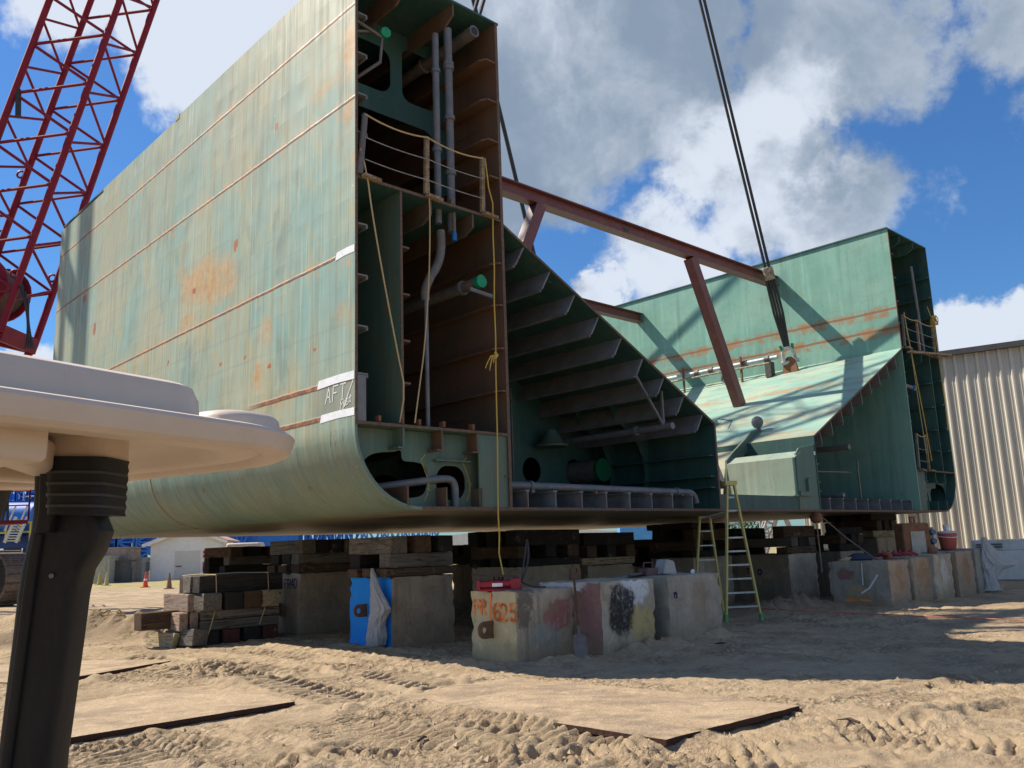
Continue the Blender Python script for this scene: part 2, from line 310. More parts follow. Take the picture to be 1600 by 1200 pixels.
# ------------------------------------------------------------------ world, sun
wd=bpy.data.worlds.new('World');SC.world=wd;wd.use_nodes=True
nt=wd.node_tree;nt.nodes.clear()
class WG(G):
    def __init__(s): s.t=nt;s.N=nt.nodes;s.K=nt.links;s._tc=None
g=WG();wo=g.n('ShaderNodeOutputWorld');bg=g.n('ShaderNodeBackground');g.K.new(bg.outputs[0],wo.inputs[0])
sun_el=math.asin(-ld.z);sun_az=math.atan2(-ld.x,-ld.y)
sk=g.n('ShaderNodeTexSky');sk.sky_type='NISHITA';sk.sun_disc=False;sk.sun_elevation=sun_el;sk.sun_rotation=sun_az%(2*math.pi);sk.air_density=1.3;sk.dust_density=.25;sk.ozone_density=3.
d=g.tc('Generated')
def wdir(x,y):
    q=nz(ray(x,y));return q
wp=g.noise(d,3.2,7,.62,out='Color');dw=g.vadd(d,wp,.22)
off=.11
def cblob(x,y,r0,r1):    # angular blob: 1 inside r0 px, 0 beyond r1 px
    c=wdir(x,y);q=g.n('ShaderNodeVectorMath');q.operation='DISTANCE';g.put(q.inputs[0],dw);q.inputs[1].default_value=(c.x+off,c.y+off,c.z+off)
    return g.rg(q.outputs['Value'],r1/FPX,r0/FPX)
def vmax(l):
    a=l[0]
    for b in l[1:]: a=g.mt('MAXIMUM',a,b)
    return a
cov=vmax([cblob(850,40,200,350),g.mt('MULTIPLY',cblob(720,300,60,240),.85),cblob(400,-10,130,260),cblob(1170,260,60,200),cblob(1300,20,60,230),cblob(1310,310,10,190),cblob(945,455,22,80),cblob(1515,560,30,95),cblob(1610,545,30,100),cblob(45,540,5,75),cblob(90,-60,20,170),g.mt('MULTIPLY',cblob(1560,-30,20,150),.8),g.mt('MULTIPLY',cblob(1440,290,5,150),.42),g.mt('MULTIPLY',cblob(1590,190,5,110),.3),g.mt('MULTIPLY',cblob(1050,380,20,170),.8)])
fn=g.noise(d,7.,9,.62,.15);fn2=g.noise(d,2.2,6,.6)
# far from the framed view: ordinary broken cloud
back=g.rg(fn2,.5,.62);q=g.n('ShaderNodeVectorMath');q.operation='DISTANCE';g.put(q.inputs[0],d);cc=wdir(800,350);q.inputs[1].default_value=tuple(cc);far=g.rg(q.outputs['Value'],.95,1.3)
cov=g.mt('ADD',g.mt('MULTIPLY',cov,g.mt('SUBTRACT',1.,far)),g.mt('MULTIPLY',back,far))
dens=g.mt('ADD',cov,g.mt('MULTIPLY',g.mt('SUBTRACT',fn,.5),1.9))
alpha=g.rg(dens,.34,.72)
# cloud thickness shading: thick parts grey, edges bright
thick=vmax([cblob(860,120,160,430),cblob(1060,30,60,330),cblob(1330,270,30,170),g.mt('MULTIPLY',cblob(1400,40,80,300),.8),cblob(1180,350,10,130)])
thick=g.mt('ADD',g.mt('MULTIPLY',thick,.62),g.mt('MULTIPLY',fn,.2))
lit=vmax([cblob(1190,230,60,190),cblob(1090,330,20,140),cblob(330,60,120,330),cblob(1540,540,60,190),cblob(950,450,40,100)])
thick=g.mt('SUBTRACT',thick,g.mt('MULTIPLY',g.mt('MULTIPLY',lit,g.rg(fn,.38,.6)),.75))
gr=g.rg(g.mt('ADD',thick,g.mt('ADD',g.mt('MULTIPLY',g.mt('SUBTRACT',g.noise(dw,3.2,5,.6,.6),.5),1.5),g.mt('MULTIPLY',g.mt('SUBTRACT',g.noise(d,9.,7,.65,.3),.5),.9))),.05,.95)
CW=(6.6,7.1,7.9);CG=(2.3,2.95,3.75)
ccol=g.mx(gr,CW,CG)
skc=g.mx(1.,sk.outputs[0],(.40,.70,1.06),'MULTIPLY')
fin=g.mx(g.mt('MULTIPLY',alpha,.93),skc,ccol);g.K.new(fin,bg.inputs[0]);bg.inputs[1].default_value=.078
sd=bpy.data.lights.new('sun','SUN');sd.energy=5.;sd.angle=R_(.53);sd.color=(1,.92,.79);so=bpy.data.objects.new('sun',sd);COL.objects.link(so)
so.rotation_euler=ld.to_track_quat('-Z','Y').to_euler();so.location=(-30,20,60)
SC.view_settings.view_transform='Standard';SC.view_settings.look='None';SC.view_settings.exposure=.58;SC.view_settings.gamma=1
SC.view_settings.use_curve_mapping=False
# ================================================================== HULL SECTION
hull=empty('hull_section',label='huge rusty green midship section of a steel vessel hanging on crane slings above concrete blocks',cat='ship section')
M4=Matrix((T,L,Z)).transposed().to_4x4()
M4=Matrix.LocRotScale(ORG,M4.to_quaternion(),V((S,S,S)));hull.matrix_world=M4
def hb(name,mb,mat,par=hull,lab=None,**k):
    o=mb.build(name,mat,par,**k)
    if lab:o['label']=lab
    return o
BR=1.38
def smooth_loop(p,n=4):
    o=[];N=len(p)
    for i in range(N):
        a,b,c,d=[V((*p[(i+k-1)%N],0)) for k in range(4)]
        for k in range(n):
            t=k/n;q=.5*((2*b)+(c-a)*t+(2*a-5*b+4*c-d)*t*t+(3*b-a-3*c+d)*t**3);o.append((q.x,q.y))
    return o
def shell(mir):
    mb=MB();X=(lambda t:W-t) if mir else (lambda t:t)
    prof=[(0,None)]+[(0.,z) for z in (9.16,7.31,4.45,2.2)]+[(BR-BR*math.cos(R_(a)),BR-BR*math.sin(R_(a))) for a in range(0,91,6)]
    th=.05
    cen=(BR,BR)
    def inner(t,z):
        if z is None or z>=BR: return (t+th,z)
        d=V((t-cen[0],z-cen[1]));d.normalize();return (cen[0]+d.x*(BR-th),cen[1]+d.y*(BR-th))
    cuts=[(0,8.25,HT),(8.25,13.6,HT-.07),(13.6,LEN,HT-.19)] if not mir else [(0,LEN,HT)]
    for s0,s1,top in cuts:
        ns=6
        vs=[];n=len(prof)
        for k in range(ns+1):
            s=s0+(s1-s0)*k/ns
            for t,z in prof:
                vs.append((X(t),s,top if z is None else z))
            for t,z in prof:
                a,b=inner(t,z);vs.append((X(a),s,top if b is None else b))
        fs=[]
        for k in range(ns):
            for i in range(n-1):
                a=k*2*n+i;b=a+2*n;fs.append((a,a+1,b+1,b));fs.append((a+n,b+n,b+n+1,a+n+1))
            a=k*2*n;b=a+2*n;fs.append((a,b,b+n,a+n));a+=n-1;b+=n-1;fs.append((a,a+n,b+n,b))
        for k in (0,ns):
            for i in range(n-1):
                a=k*2*n+i;fs.append((a,a+n,a+n+1,a+1))
        mb.add(vs,fs)
    return mb
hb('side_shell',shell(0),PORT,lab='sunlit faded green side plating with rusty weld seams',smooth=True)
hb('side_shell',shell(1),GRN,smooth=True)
# lugs on top edge
mb=MB();mb.box((-.01,8.0,HT-.1),(.03,8.25,HT+.03));hb('edge_lug',mb,PORT)
hb('bottom_plate',MB().box((BR,0,0),(W-BR,LEN,.05)),BOT)
# inner bulkheads
hb('inner_bulkhead',MB().box((TIN-.02,0,.052),(TIN+.03,LEN,HT-.05)),BRN,lab='brown primed inner bulkhead plate')
o=MB();o.box((W-TIN-.03,0,.052),(W-TIN+.02,LEN,HT-.05));hb('inner_bulkhead',o,GRW,lab='sunlit green hold wall with rusty weld lines')
# edge strip rust on the starboard bulkhead front edge
hb('cut_edge',MB().box((W-TIN-.032,-.012,5.75),(W-TIN+.022,-.002,HT-.05)),RUSTY)
for t0,t1 in ((.052,TIN+.09),(W-TIN-.09,W-.052)):
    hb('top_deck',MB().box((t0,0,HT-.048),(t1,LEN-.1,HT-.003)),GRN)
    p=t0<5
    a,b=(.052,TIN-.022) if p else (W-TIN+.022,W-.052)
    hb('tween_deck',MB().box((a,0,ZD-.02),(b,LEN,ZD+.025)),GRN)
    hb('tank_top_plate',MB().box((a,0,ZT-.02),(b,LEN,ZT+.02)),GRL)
X2=lambda p,t:(t if p else W-t)
for p in (1,0):
    # partial longitudinal plate between tween deck and tank top
    t=.97;mb=MB();mb.box((X2(p,t),0.02,ZT+.022),(X2(p,t+.04),LEN,ZD-.022));hb('longitudinal_plate',mb,GRL if p else GRN)
    st=[]
    zs=(9.0,8.2,7.4,6.65,4.93,4.0,3.09,2.26)
    for i,z in enumerate(zs):
        mb=MB();mb.box((X2(p,.052),0.01,z),(X2(p,.27),9.0,z+.03));mb.box((X2(p,.24),.01,z-.05),(X2(p,.275),9.0,z-.001));hb('stiffener',mb,GRY if p else GRN)
    for z in (9.29,8.39,7.5,6.7,4.88,4.01,3.13,2.28,.62):
        w_=.36 if z>6 else .2
        mb=MB();P=[(TIN-.022,0.),(TIN-.022,9.),(TIN-w_,9.),(TIN-w_,.16),(TIN-w_+.09,.0)]
        mb.prism([(X2(p,a),b) for a,b in P],lambda u,v,w:(u,v,w),z,z+.035);hb('stiffener',mb,BRN if p else GRN)
    for z in (4.72,3.83,2.97,2.2):
        mb=MB();mb.prism([(X2(p,1.012),.05),(X2(p,1.012),9.),(X2(p,1.24),9.),(X2(p,1.24),.2),(X2(p,1.2),.05)],lambda u,v,w:(u,v,w),z,z+.035);hb('stiffener',mb,BRN if p else GRN)
    # deck girders (under top deck and tween deck)
    for t,dp in ((1.15,.42),(2.35,.42)):
        mb=MB();mb.prism([(0.05,HT-.05),(9,HT-.05),(9,HT-.05-dp),(.35,HT-.05-dp),(.05,HT-.3)],lambda u,v,w:(w,u,v),X2(p,t),X2(p,t+.04));hb('deck_girder',mb,BRN if p else GRN)
    for t,dp in ((1.68,.42),(2.72,.42)):
        mb=MB();mb.prism([(0.03,ZD-.022),(9,ZD-.022),(9,ZD-dp),(.3,ZD-dp),(.03,ZD-.3)],lambda u,v,w:(w,u,v),X2(p,t),X2(p,t+.04));hb('deck_girder',mb,BRN if p else GRN)
    # wing tank web frames
    fn=lambda s:(lambda u,v,w:(X2(p,u),s+w,v))
    for s in (1.6,5.2,8.4):
        plate2d('web_frame',[(.06,ZD+.03),(TIN-.03,ZD+.03),(TIN-.03,HT-.06),(.06,HT-.06)],[rrect(.55,ZD+.6,TIN-.4,8.2,.35),rrect(.55,8.7,1.9,HT-.55,.3),rrect(2.2,8.7,TIN-.38,HT-.35,.22)],.03,fn(s),GRN,hull)
    for s in (3.4,6.8):
        plate2d('web_frame',[(1.02,ZT+.03),(TIN-.03,ZT+.03),(TIN-.03,ZD-.03),(1.02,ZD-.03)],[rrect(1.5,ZT+.5,TIN-.5,ZD-.9,.3)],.03,fn(s),GRN,hull)
    hb('transverse_bulkhead',MB().box((X2(p,.055),9.05,ZT+.03),(X2(p,TIN-.025),9.1,HT-.06)),GRN)
    # double bottom floor with lightening holes following the bilge
    o_=[(.06,ZT-.03)]+[(BR-(BR-.06)*math.cos(R_(a)),BR-(BR-.06)*math.sin(R_(a))) for a in range(0,91,9)]+[(TIN-.03,.06),(TIN-.03,ZT-.03)]
    h1=[(.98,1.02),(.62,.98),(.42,.88),(.33,.72),(.36,.56),(.48,.4),(.62,.26),(.95,.22),(1.35,.22),(1.62,.28),(1.72,.45),(1.72,.7),(1.62,.82),(1.45,.86),(1.2,.88),(1.15,1.05)]
    h1=smooth_loop(h1)
    plate2d('tank_floor',o_,[h1,rrect(1.93,.2,2.62,.82,.26)],.03,fn(.32),GRL if p else GRN,hull)
    plate2d('tank_floor',o_,[rrect(.6,.3,1.6,.9,.25),rrect(1.93,.2,2.62,.82,.26)],.03,fn(2.4),GRN,hull)
    mb=MB();mb.prism([(X2(p,a),b) for a,b in o_],lambda u,v,w:(u,w,v),4.6,4.65);hb('tank_bulkhead',mb,GRN)
    for t in (.98,1.83,2.67):
        m_=BRN if t>1.5 and p else (GRL if p else GRN)
        mb=MB();mb.box((X2(p,t),.0,ZT-.36),(X2(p,t+.03),4.5,ZT-.022));mb.box((X2(p,t-.1),.0,ZT-.39),(X2(p,t+.03),4.5,ZT-.362));hb('stiffener',mb,m_)
        if t<2.5 or 1:
            mb=MB();mb.box((X2(p,t+.08),.0,.052),(X2(p,t+.11),4.5,.40));hb('stiffener',mb,BRN if p else GRN)
    mb=MB();mb.box((X2(p,1.86),.2,ZT-.55),(X2(p,2.7),.3,ZT-.52));hb('stiffener',mb,GRL if p else GRN)
    mb=MB();mb.box((X2(p,TIN-.75),.03,.055),(X2(p,TIN-.025),.06,ZT-.025));hb('closing_plate',mb,GRL if p else GRN)
hb('bracket',MB().box((.055,.005,ZT+.02),(.23,.03,2.25)),GRY)
# hopper slopes
A=(TIN+.03,5.75);B=(10.55,2.2)
def slopez(t): return 5.75+(t-A[0])*(B[1]-A[1])/(B[0]-A[0])
dv=V((B[0]-A[0],B[1]-A[1])).normalized();nv=V((dv.y,-dv.x))  # down-left normal
if nv.y>0:nv=-nv
SBK=4.1
def sp(p,t,off=0.,u=0.):       # point of the slope profile, off downwards
    x=t;z=slopez(t)+off*-1
    return X2(p,x),z
for p in (1,0):
    mb=MB();mb.prism([(X2(p,A[0]),A[1]),(X2(p,B[0]),B[1]),(X2(p,B[0]-.02),B[1]-.045),(X2(p,A[0]),A[1]-.045)],lambda u,v,w:(u,w,v),0,LEN)
    mb.mi[4]=1
    hb('hopper_slope',mb,[SLP,GRN],lab='sunlit rain streaked hopper slope' if not p else 'hopper slope seen from its dark underside')
    for k in range(9):
        t=4.1+.75*k; z0=slopez(t)-.05
        d=V((nv.x,nv.y))*.48
        f=lambda u,v,w:(X2(p,t+d.x*v+dv.x*w),u,z0+d.y*v+dv.y*w)
        mb=MB();mb.prism([(.03,0),(SBK-.02,0),(SBK-.02,1),(.14,1),(.08,.93)],f,0,.035);mb.prism([(.12,1.0),(SBK-.02,1.),(SBK-.02,1.05),(.12,1.05)],f,-.012,.045)
        hb('stiffener',mb,GRY)
    # transverse bulkhead under the slope with round holes
    fn=lambda u,v,w:(X2(p,u),SBK+w,v)
    circ=lambda cx,cz,r:[(cx+r*math.cos(k*math.pi/12),cz+r*math.sin(k*math.pi/12)) for k in range(24)]
    hol=[circ(8.1,1.27,.34),circ(9.75,1.27,.36)] if p else []
    plate2d('transverse_bulkhead',[(TIN+.04,.06),(10.5,.06),(10.5,2.17),(TIN+.04,slopez(TIN+.04)-.06)],hol,.04,fn,GRN,hull)
    plate2d('transverse_bulkhead',[(TIN+.04,.06),(10.5,.06),(10.5,2.17),(TIN+.04,slopez(TIN+.04)-.06)],[],.04,lambda u,v,w:(X2(p,u),SBK+3+w,v),GRN,hull)
    # bottom stiffeners
    for k in range(8):
        t=3.98+.78*k+(.75 if not p else 0)
        if not p: t=4.05+.83*k
        mb=MB();mb.box((X2(p,t),.05,.052),(X2(p,t+.03),SBK-.03,.36));mb.box((X2(p,t-.05),.05,.362),(X2(p,t+.06),SBK-.03,.40));hb('stiffener',mb,GRY)
    # centre girder
    hb('centre_girder',MB().box((X2(p,10.53),0,.052),(X2(p,10.58),LEN,2.19)),GRN)
    for z in (1.36,.84,.57):
        mb=MB();mb.box((X2(p,10.3),.05,z),(X2(p,10.528),SBK-.03,z+.03));hb('stiffener',mb,GRN)
    for s in (2.1,3.3):
        pr=[(10.525,.06),(10.0,.06),(10.1,.3),(10.3,.7),(10.36,1.1),(10.3,1.5),(10.1,1.85),(9.7,2.2),(9.2,2.45),(9.0,slopez(9.)-.06),(10.525,slopez(10.525)-.05)]
        mb=MB();mb.prism([(X2(p,a),b) for a,b in pr],lambda u,v,w:(u,w,v),s,s+.03);hb('bracket',mb,GRN)
# seams on the bulkheads
for z in (3.3,1.6): hb('weld_seam',MB().box((17.0,SBK-.045,z),(W-TIN-.05,SBK-.021,z+.03)),GRN)
hb('weld_seam',MB().box((7.4,SBK-.045,.9),(7.44,SBK-.021,3.4)),GRY)
# centre well: closing plates, box girder, bent coaming
hb('closing_plate',MB().box((10.6,.06,.052),(14.48,.1,.42)),GRN)
mb=MB();mb.prism([(14.5,.05),(15.68,.05),(15.68,1.95),(14.72,1.78),(14.52,1.6)],lambda u,v,w:(u,w,v),.02,.06);hb('closing_plate',mb,GRL)
mb=MB();mb.box((14.4,0.07,.46),(14.46,2.2,1.5));mb.prism([(14.4,1.5),(14.46,1.5),(14.78,1.66),(14.76,1.70)],lambda u,v,w:(u,w,v),.0,2.2);mb.prism([(14.2,.42),(14.46,.42),(14.46,.458),(14.2,.458)],lambda u,v,w:(u,w,v),.0,2.2)
hb('box_girder',mb,m_green('sage_box_paint',(.24,.31,.245),(.30,.34,.26),.5))
mb=MB();mb.prism([(14.47,.43),(15.1,.43),(15.1,.95),(14.95,.9),(14.95,.55),(14.47,.55)],lambda u,v,w:(u,w,v),-.06,.019);hb('bracket',mb,GRL)
mb=MB();mb.prism([(15.62,2.01),(15.3,1.83),(14.45,1.38),(14.2,.5),(14.24,.47),(14.5,1.35),(15.3,1.79),(15.62,1.965)],lambda u,v,w:(u,w,v),2.3,LEN);hb('hopper_chute',mb,SLP)
mb=MB();mb.prism([(16.65,2.52),(16.35,2.7),(16.05,2.62),(14.75,1.85),(14.42,1.62),(14.38,1.2),(14.32,.3),(14.62,.3),(14.72,1.25),(15.1,1.62),(16.0,2.2)],lambda u,v,w:(u,w,v),2.2,2.26);hb('bent_coaming',mb,GRL)
mb=MB();mb.tube([(16.5,2.25,2.5),(16.5,2.25,2.72)],.07,10);mb.lathe([(.02,-.2),(.12,-.16),(.18,-.06),(.19,.03),(.15,.13),(.06,.19)],16,(16.42,2.25,2.92));hb('ball_stop',mb,GRY,smooth=True)
mb=MB();mb.prism([(17.0,2.78),(17.9,3.22),(17.75,3.45),(17.0,3.0)],lambda u,v,w:(u,w,v),4.6,4.65);mb.prism([(16.2,2.35),(17.0,2.78),(17.,3.),(16.9,3.02),(16.1,2.5)],lambda u,v,w:(u,w,v),4.4,4.75);hb('hopper_chute',mb,SLP)
mb=MB();mb.prism([(10.58,2.2),(10.58,1.4),(11.5,.6),(11.55,.62),(11.0,1.6)],lambda u,v,w:(u,w,v),.4,LEN);hb('hopper_chute',mb,SLP)
hb('data_plate',MB().box((15.55,.0,1.62),(15.66,.018,1.72)),TAPE)
# bracing beams
def ibeam(mb,p,q,h,w,up):
    p=V(p);q=V(q);u=V(up);mb.bar(p+u*(h/2-.02),q+u*(h/2-.02),w,.04,up);mb.bar(p-u*(h/2-.02),q-u*(h/2-.02),w,.04,up);mb.bar(p,q,.035,h-.08,up)
for s,struts in ((4.62,1),(11.45,1)):
    z=9.36;mb=MB();ibeam(mb,(TIN+.03,s,z),(W-TIN-.03,s,z),.42,.36,(0,0,1));b=hb('bracing_beam',mb,MAR,lab='maroon steel beam bracing the two wing walls')
    for sg,(ta,za,tb) in ((1,(9.7,9.14,6.9)),(0,(16.9,9.14,19.33))):
        ta=9.3 if sg else 16.9;tb=W-19.33 if sg else 19.33
        zb=slopez(tb if sg else W-tb)
        mb=MB();d=nz(V((tb-ta,0,zb-9.14)));up=V((0,1,0)).cross(d)
        a=V((ta,s,9.14));c=V((tb,s,zb+.02));mb.bar(a,c,.34,.36,up);hb('strut',mb,MAR,b)
    mb=MB();mb.tube([(13.0,s-.2,9.28),(13.0,s-.25,9.20),(13.15,s-.25,9.17),(13.2,s-.2,9.26)],.025,6);hb('shackle',mb,DARK,b)
CUT=m_plain('torch_cut_edge',(.19,.125,.085),(.09,.065,.05),.75,.2,22,rust=.45)
for a,b in (((TIN-.03,-.014,.06),(TIN+.04,-.002,HT-.06)),((.965,.004,ZT+.03),(1.015,.018,ZD-.03)),((.06,-.014,ZT-.025),(TIN-.035,-.002,ZT+.025)),((.06,-.014,ZD-.026),(TIN-.035,-.002,ZD+.03)),((W-TIN+.03,-.014,ZD-.026),(W-.06,-.002,ZD+.03)),((W-TIN+.03,-.014,ZT-.025),(W-.06,-.002,ZT+.025)),((10.52,-.014,.06),(10.59,-.002,2.18)),((BR,-.014,-.004),(W-BR,-.002,.054))):
    hb('cut_edge',MB().box(a,b),CUT)
mb=MB();mb.box((.0,-.013,BR+.02),(.052,-.001,HT-.06));hb('cut_edge',mb,CUT)
for (t0,z0),(t1,z1) in ((A,B),((W-A[0],A[1]),(W-B[0],B[1]))): hb('cut_edge',MB().bar((t0,-.008,z0-.022),(t1,-.008,z1-.022),.012,.05,(0,0,1)),CUT)
# weld scars, scribbles and cable tails on the plating near the cut
for t,s_,z,l in ((TIN-.036,.9,3.6,1.2),(TIN-.036,1.6,6.3,.9),(TIN-.036,.6,8.0,.8),(TIN-.036,1.2,1.9,1.0)): hb('weld_scar',MB().box((t,s_,z),(t+.012,s_+l,z+.02)),CUT)
for t,s_,z in ((1.35,.03,ZT+.05),(1.9,.03,ZT+.05),(2.6,.03,ZT+.05),(.5,.03,ZT+.05),(2.2,.03,ZD+.05)): hb('lifting_clip',MB().box((t,s_,z),(t+.05,s_+.12,z+.1)),RUSTY)
# pipes ---------------------------------------------------------------
def pipe(name,pts,r,mat,lab=None,flanges=(),n=12,capm=None):
    mb=MB();mb.tube(pts,r,n)
    for i,f in flanges:
        a=V(pts[i]);b=V(pts[i+1]);p=a.lerp(b,f);d=nz(b-a);mb.tube([p-d*.04,p+d*.04],r*1.35,n)
    o=hb(name,mb,mat,lab=lab,smooth=True)
    return o
def bend(a,b,c,r=.3,n=6):
    a,b,c=V(a),V(b),V(c);p=b+nz(a-b)*r;q=b+nz(c-b)*r
    return [a]+[p.lerp(b,k/n).lerp(b.lerp(q,k/n),k/n) for k in range(n+1)]+[c]
pipe('pipe',[(2.98,.1,9.9),(2.98,5.0,9.9)],.13,PIPD,'large drain pipe running under the top deck',[(0,.35),(0,.7)])
hb('pipe_bore',MB().tube([(2.98,.095,9.9),(2.98,.099,9.9)],.085,12),BLACK)
pipe('pipe',[(2.09,.3,9.55),(2.09,.3,ZD-.3)],.07,PIPE,None,[(0,.2),(0,.62)])
pipe('pipe',[(2.42,.3,9.8),(2.42,.3,ZD-.4)],.085,PIPE,None,[(0,.18),(0,.2),(0,.45),(0,.72)])
pipe('pipe',bend((2.1,.25,ZD-.45),(2.12,.25,4.75),(1.85,.25,4.4),.4)+bend((1.85,.25,4.4),(1.72,.3,4.1),(1.75,.3,3.9),.15)[1:],.085,PIPD)
o=pipe('pipe',[(2.95,.12,4.45),(2.95,4.5,4.45)],.11,PIPD,None,[(0,.12)])
hb('cap',MB().tube([(2.95,.05,4.45),(2.95,.16,4.45)],.13,14),CAPG,o,smooth=True)
hb('bracket',MB().bar((2.72,.15,4.27),(3.3,.15,4.22),.05,.07),PIPE)
pipe('pipe',[(1.72,.25,3.9),(1.72,.25,ZT+.03)],.04,PIPE)
o=pipe('pipe',[(2.36,.15,5.75),(2.36,.15,5.3)],.035,PIPD);hb('cap',MB().tube([(2.36,.15,5.33),(2.36,.15,5.17)],.05,10),CAPB,o)
o=pipe('pipe',[(.06,.15,8.95),(.7,.15,8.83),(.65,.15,8.3),(.1,.9,7.8)],.035,PIPD);hb('cap',MB().tube([(.72,.05,8.9),(.74,.2,8.92)],.1,12),CAPG,o)
pipe('pipe',[(0.06,.25,8.75),(.5,.2,8.9)],.03,PIPD)
pipe('pipe',bend((2.3,.22,.06),(2.3,.22,.58),(1.9,.22,.56),.22)+[V((.7,1.2,.4))],.07,PIPE)
o=pipe('pipe',bend((TIN+.06,.25,.5),(9.85,.25,.46),(9.9,.25,.2),.25),.075,PIPE,'long grey pipe along the front of the bottom plating',[(0,.12),(0,.92)])
for t in (4.3,6.2,7.9,9.3): hb('pipe_support',MB().bar((t,.25,.36),(t,.25,.42),.1,.08),PIPD,o)
for k in range(9):
    pass
pipe('pipe',[(8.95,.1,2.02),(8.95,3.8,2.02)],.085,PIPE,None,[(0,.3)])
hb('bracket',MB().bar((7.9,.35,3.25),(8.93,.35,2.05),.05,.05).bar((8.93,.35,2.1),(8.93,.35,2.9),.05,.05),GRY)
o=pipe('pipe',[(9.75,3.1,1.25),(9.75,4.6,1.25)],.3,PIPD,n=20);hb('cap',MB().tube([(9.75,3.02,1.25),(9.75,3.12,1.25)],.31,20),CAPD,o,smooth=True)
mb=MB();mb.lathe([(.42,0),(.44,.05),(.3,.12),(.13,.45)],18,(8.4,3.6,1.85));hb('suction_bell',mb,GRL,smooth=True)
pipe('pipe',[(18.05,.1,2.0),(18.05,3.9,2.0)],.085,PIPD);pipe('pipe',[(17.35,.1,.5),(17.35,3.9,.5)],.07,PIPE)
pipe('pipe',[(18.9,.3,.4),(18.9,.3,1.62)],.03,PIPD);pipe('pipe',[(16.2,.4,1.2),(18.6,.4,1.25)],.025,PIPD)
mb=MB();mb.box((19.6,SBK-.3,.4),(19.66,SBK-.05,2.2));mb.box((19.9,SBK-.3,.4),(19.93,SBK-.05,2.2));hb('bracket',mb,GRN)
for t,z in ((20.,2.6),(20.05,2.3),(22.2,2.5),(22.2,2.25)): hb('bolt_boss',MB().tube([(t,SBK-.12,z),(t,SBK-.02,z)],.07,10),DARK)
# starboard deck edge pipe with couplings
mb=MB();mb.tube([(22.25,4.55,6.22),(22.25,13.5,6.22)],.085,12);o=hb('pipe',mb,m_plain('pale_deck_pipe',(.55,.58,.6),(.4,.42,.43),.4,0,6,rust=.2),lab='pale deck pipe with bolted couplings',smooth=True)
for s in (5.0,6.0,7.6,8.3,10.3): hb('coupling',MB().tube([(22.25,s-.1,6.22),(22.25,s+.1,6.22)],.125,12),PIPD,o,smooth=True)
for s in (7.0,): hb('pipe_support',MB().tube([(22.25,s,6.2),(22.25,s,5.65)],.14,12),PIPE,o,smooth=True)
mb=MB();mb.tube([(22.02,4.8,6.0),(22.02,13.5,6.0)],.04,8);hb('pipe',mb,SLEEVE)
for s in (6.1,8.9): hb('pipe_support',MB().bar((22.1,s,5.45),(22.1,s,6.5),.06,.09),RUSTY,o)
hb('bracket',MB().box((22.0,4.75,5.45),(22.3,5.0,6.05)),DARK)
for sy in (4.06,15.2):
    for p in (1,0):
        t=22.25;P=[(-.35,5.4),(.35,5.4),(.28,5.75),(.2,6.0),(.08,6.13),(-.08,6.13),(-.2,6.0),(-.28,5.75)]
        mb=MB();mb.prism(P,lambda u,v,w:(X2(1-p,W-t if 0 else t)+w if not p else W-t+w,sy+u,v),-.05,.05);hb('lifting_eye',mb,RUSTY)
# chalk / tape on the port shell
def strokes(mb,lines,O_,U,Vv,Nn,wd):
    O_,U,Vv,Nn=V(O_),V(U),V(Vv),V(Nn)
    for ln in lines:
        for (a,b),(c,d) in zip(ln[:-1],ln[1:]):
            p=O_+U*a+Vv*b;q=O_+U*c+Vv*d;e=q-p
            if e.length<1e-5:continue
            e=nz(e);k=e.cross(Nn)*wd/2;p-=e*wd*.35;q+=e*wd*.35
            mb.box8([p-k,p+k,q+k,q-k,p-k+Nn*.004,p+k+Nn*.004,q+k+Nn*.004,q-k+Nn*.004])
def arc(cx,cy,rx,ry,a0,a1,n=8): return [(cx+rx*math.cos(R_(a0+(a1-a0)*k/n)),cy+ry*math.sin(R_(a0+(a1-a0)*k/n))) for k in range(n+1)]
GL={'A':[[(0,0),(.3,1),(.6,0)],[(.1,.38),(.5,.38)]],'F':[[(0,0),(0,1),(.55,1)],[(0,.55),(.42,.55)]],'T':[[(.3,0),(.3,1)],[(0,1),(.6,1)]],
'R':[[(0,0),(0,1),(.3,1)]+arc(.3,.77,.25,.23,90,-90)+[(.0,.54)],[(.22,.54),(.58,0)]],'/':[[(0,-.2),(.6,1.15)]],'|':[[(.1,-.5),(.1,1.1)]],
'4':[[(.45,0),(.45,1),(0,.35),(.6,.35)]],'0':[arc(.3,.5,.28,.5,0,360,14)],'6':[[(.5,.95)]+arc(.32,.5,.3,.5,100,180,5)+arc(.3,.28,.28,.28,180,520,12)],
'2':[arc(.3,.72,.27,.28,170,-20,8)+[(.05,0),(.6,0)]],'.':[[(.0,0),(.07,.05)]],'5':[[(.52,1),(.1,1),(.06,.56)]+arc(.28,.3,.28,.3,110,-150,10)],'1':[[(.1,.8),(.25,1),(.25,0)]],
'P':[[(0,0),(0,1),(.3,1)]+arc(.3,.77,.25,.23,90,-90)+[(.0,.54)]],'o':[arc(.28,.3,.26,.3,0,360,10)],'s':[arc(.27,.45,.2,.17,20,250,6)+arc(.27,.13,.22,.15,80,-150,6)],'t':[[(.25,.8),(.25,0),(.4,0)],[(.05,.55),(.45,.55)]],'x':[[(0,0),(.5,.6)],[(0,.6),(.5,0)]],'n':[[(0,0),(0,.6)],[(0,.4)]+arc(.22,.38,.22,.22,170,0,6)+[(.44,0)]],' ':[]}
def write(mb,txt,O_,U,Vv,N_,h,wd,sp=.8):
    x=0
    for ch in txt:
        strokes(mb,[[((x+a)*h,b*h) for a,b in ln] for ln in GL[ch]],O_,U,Vv,N_,wd);x+=sp if ch not in '.' else .3
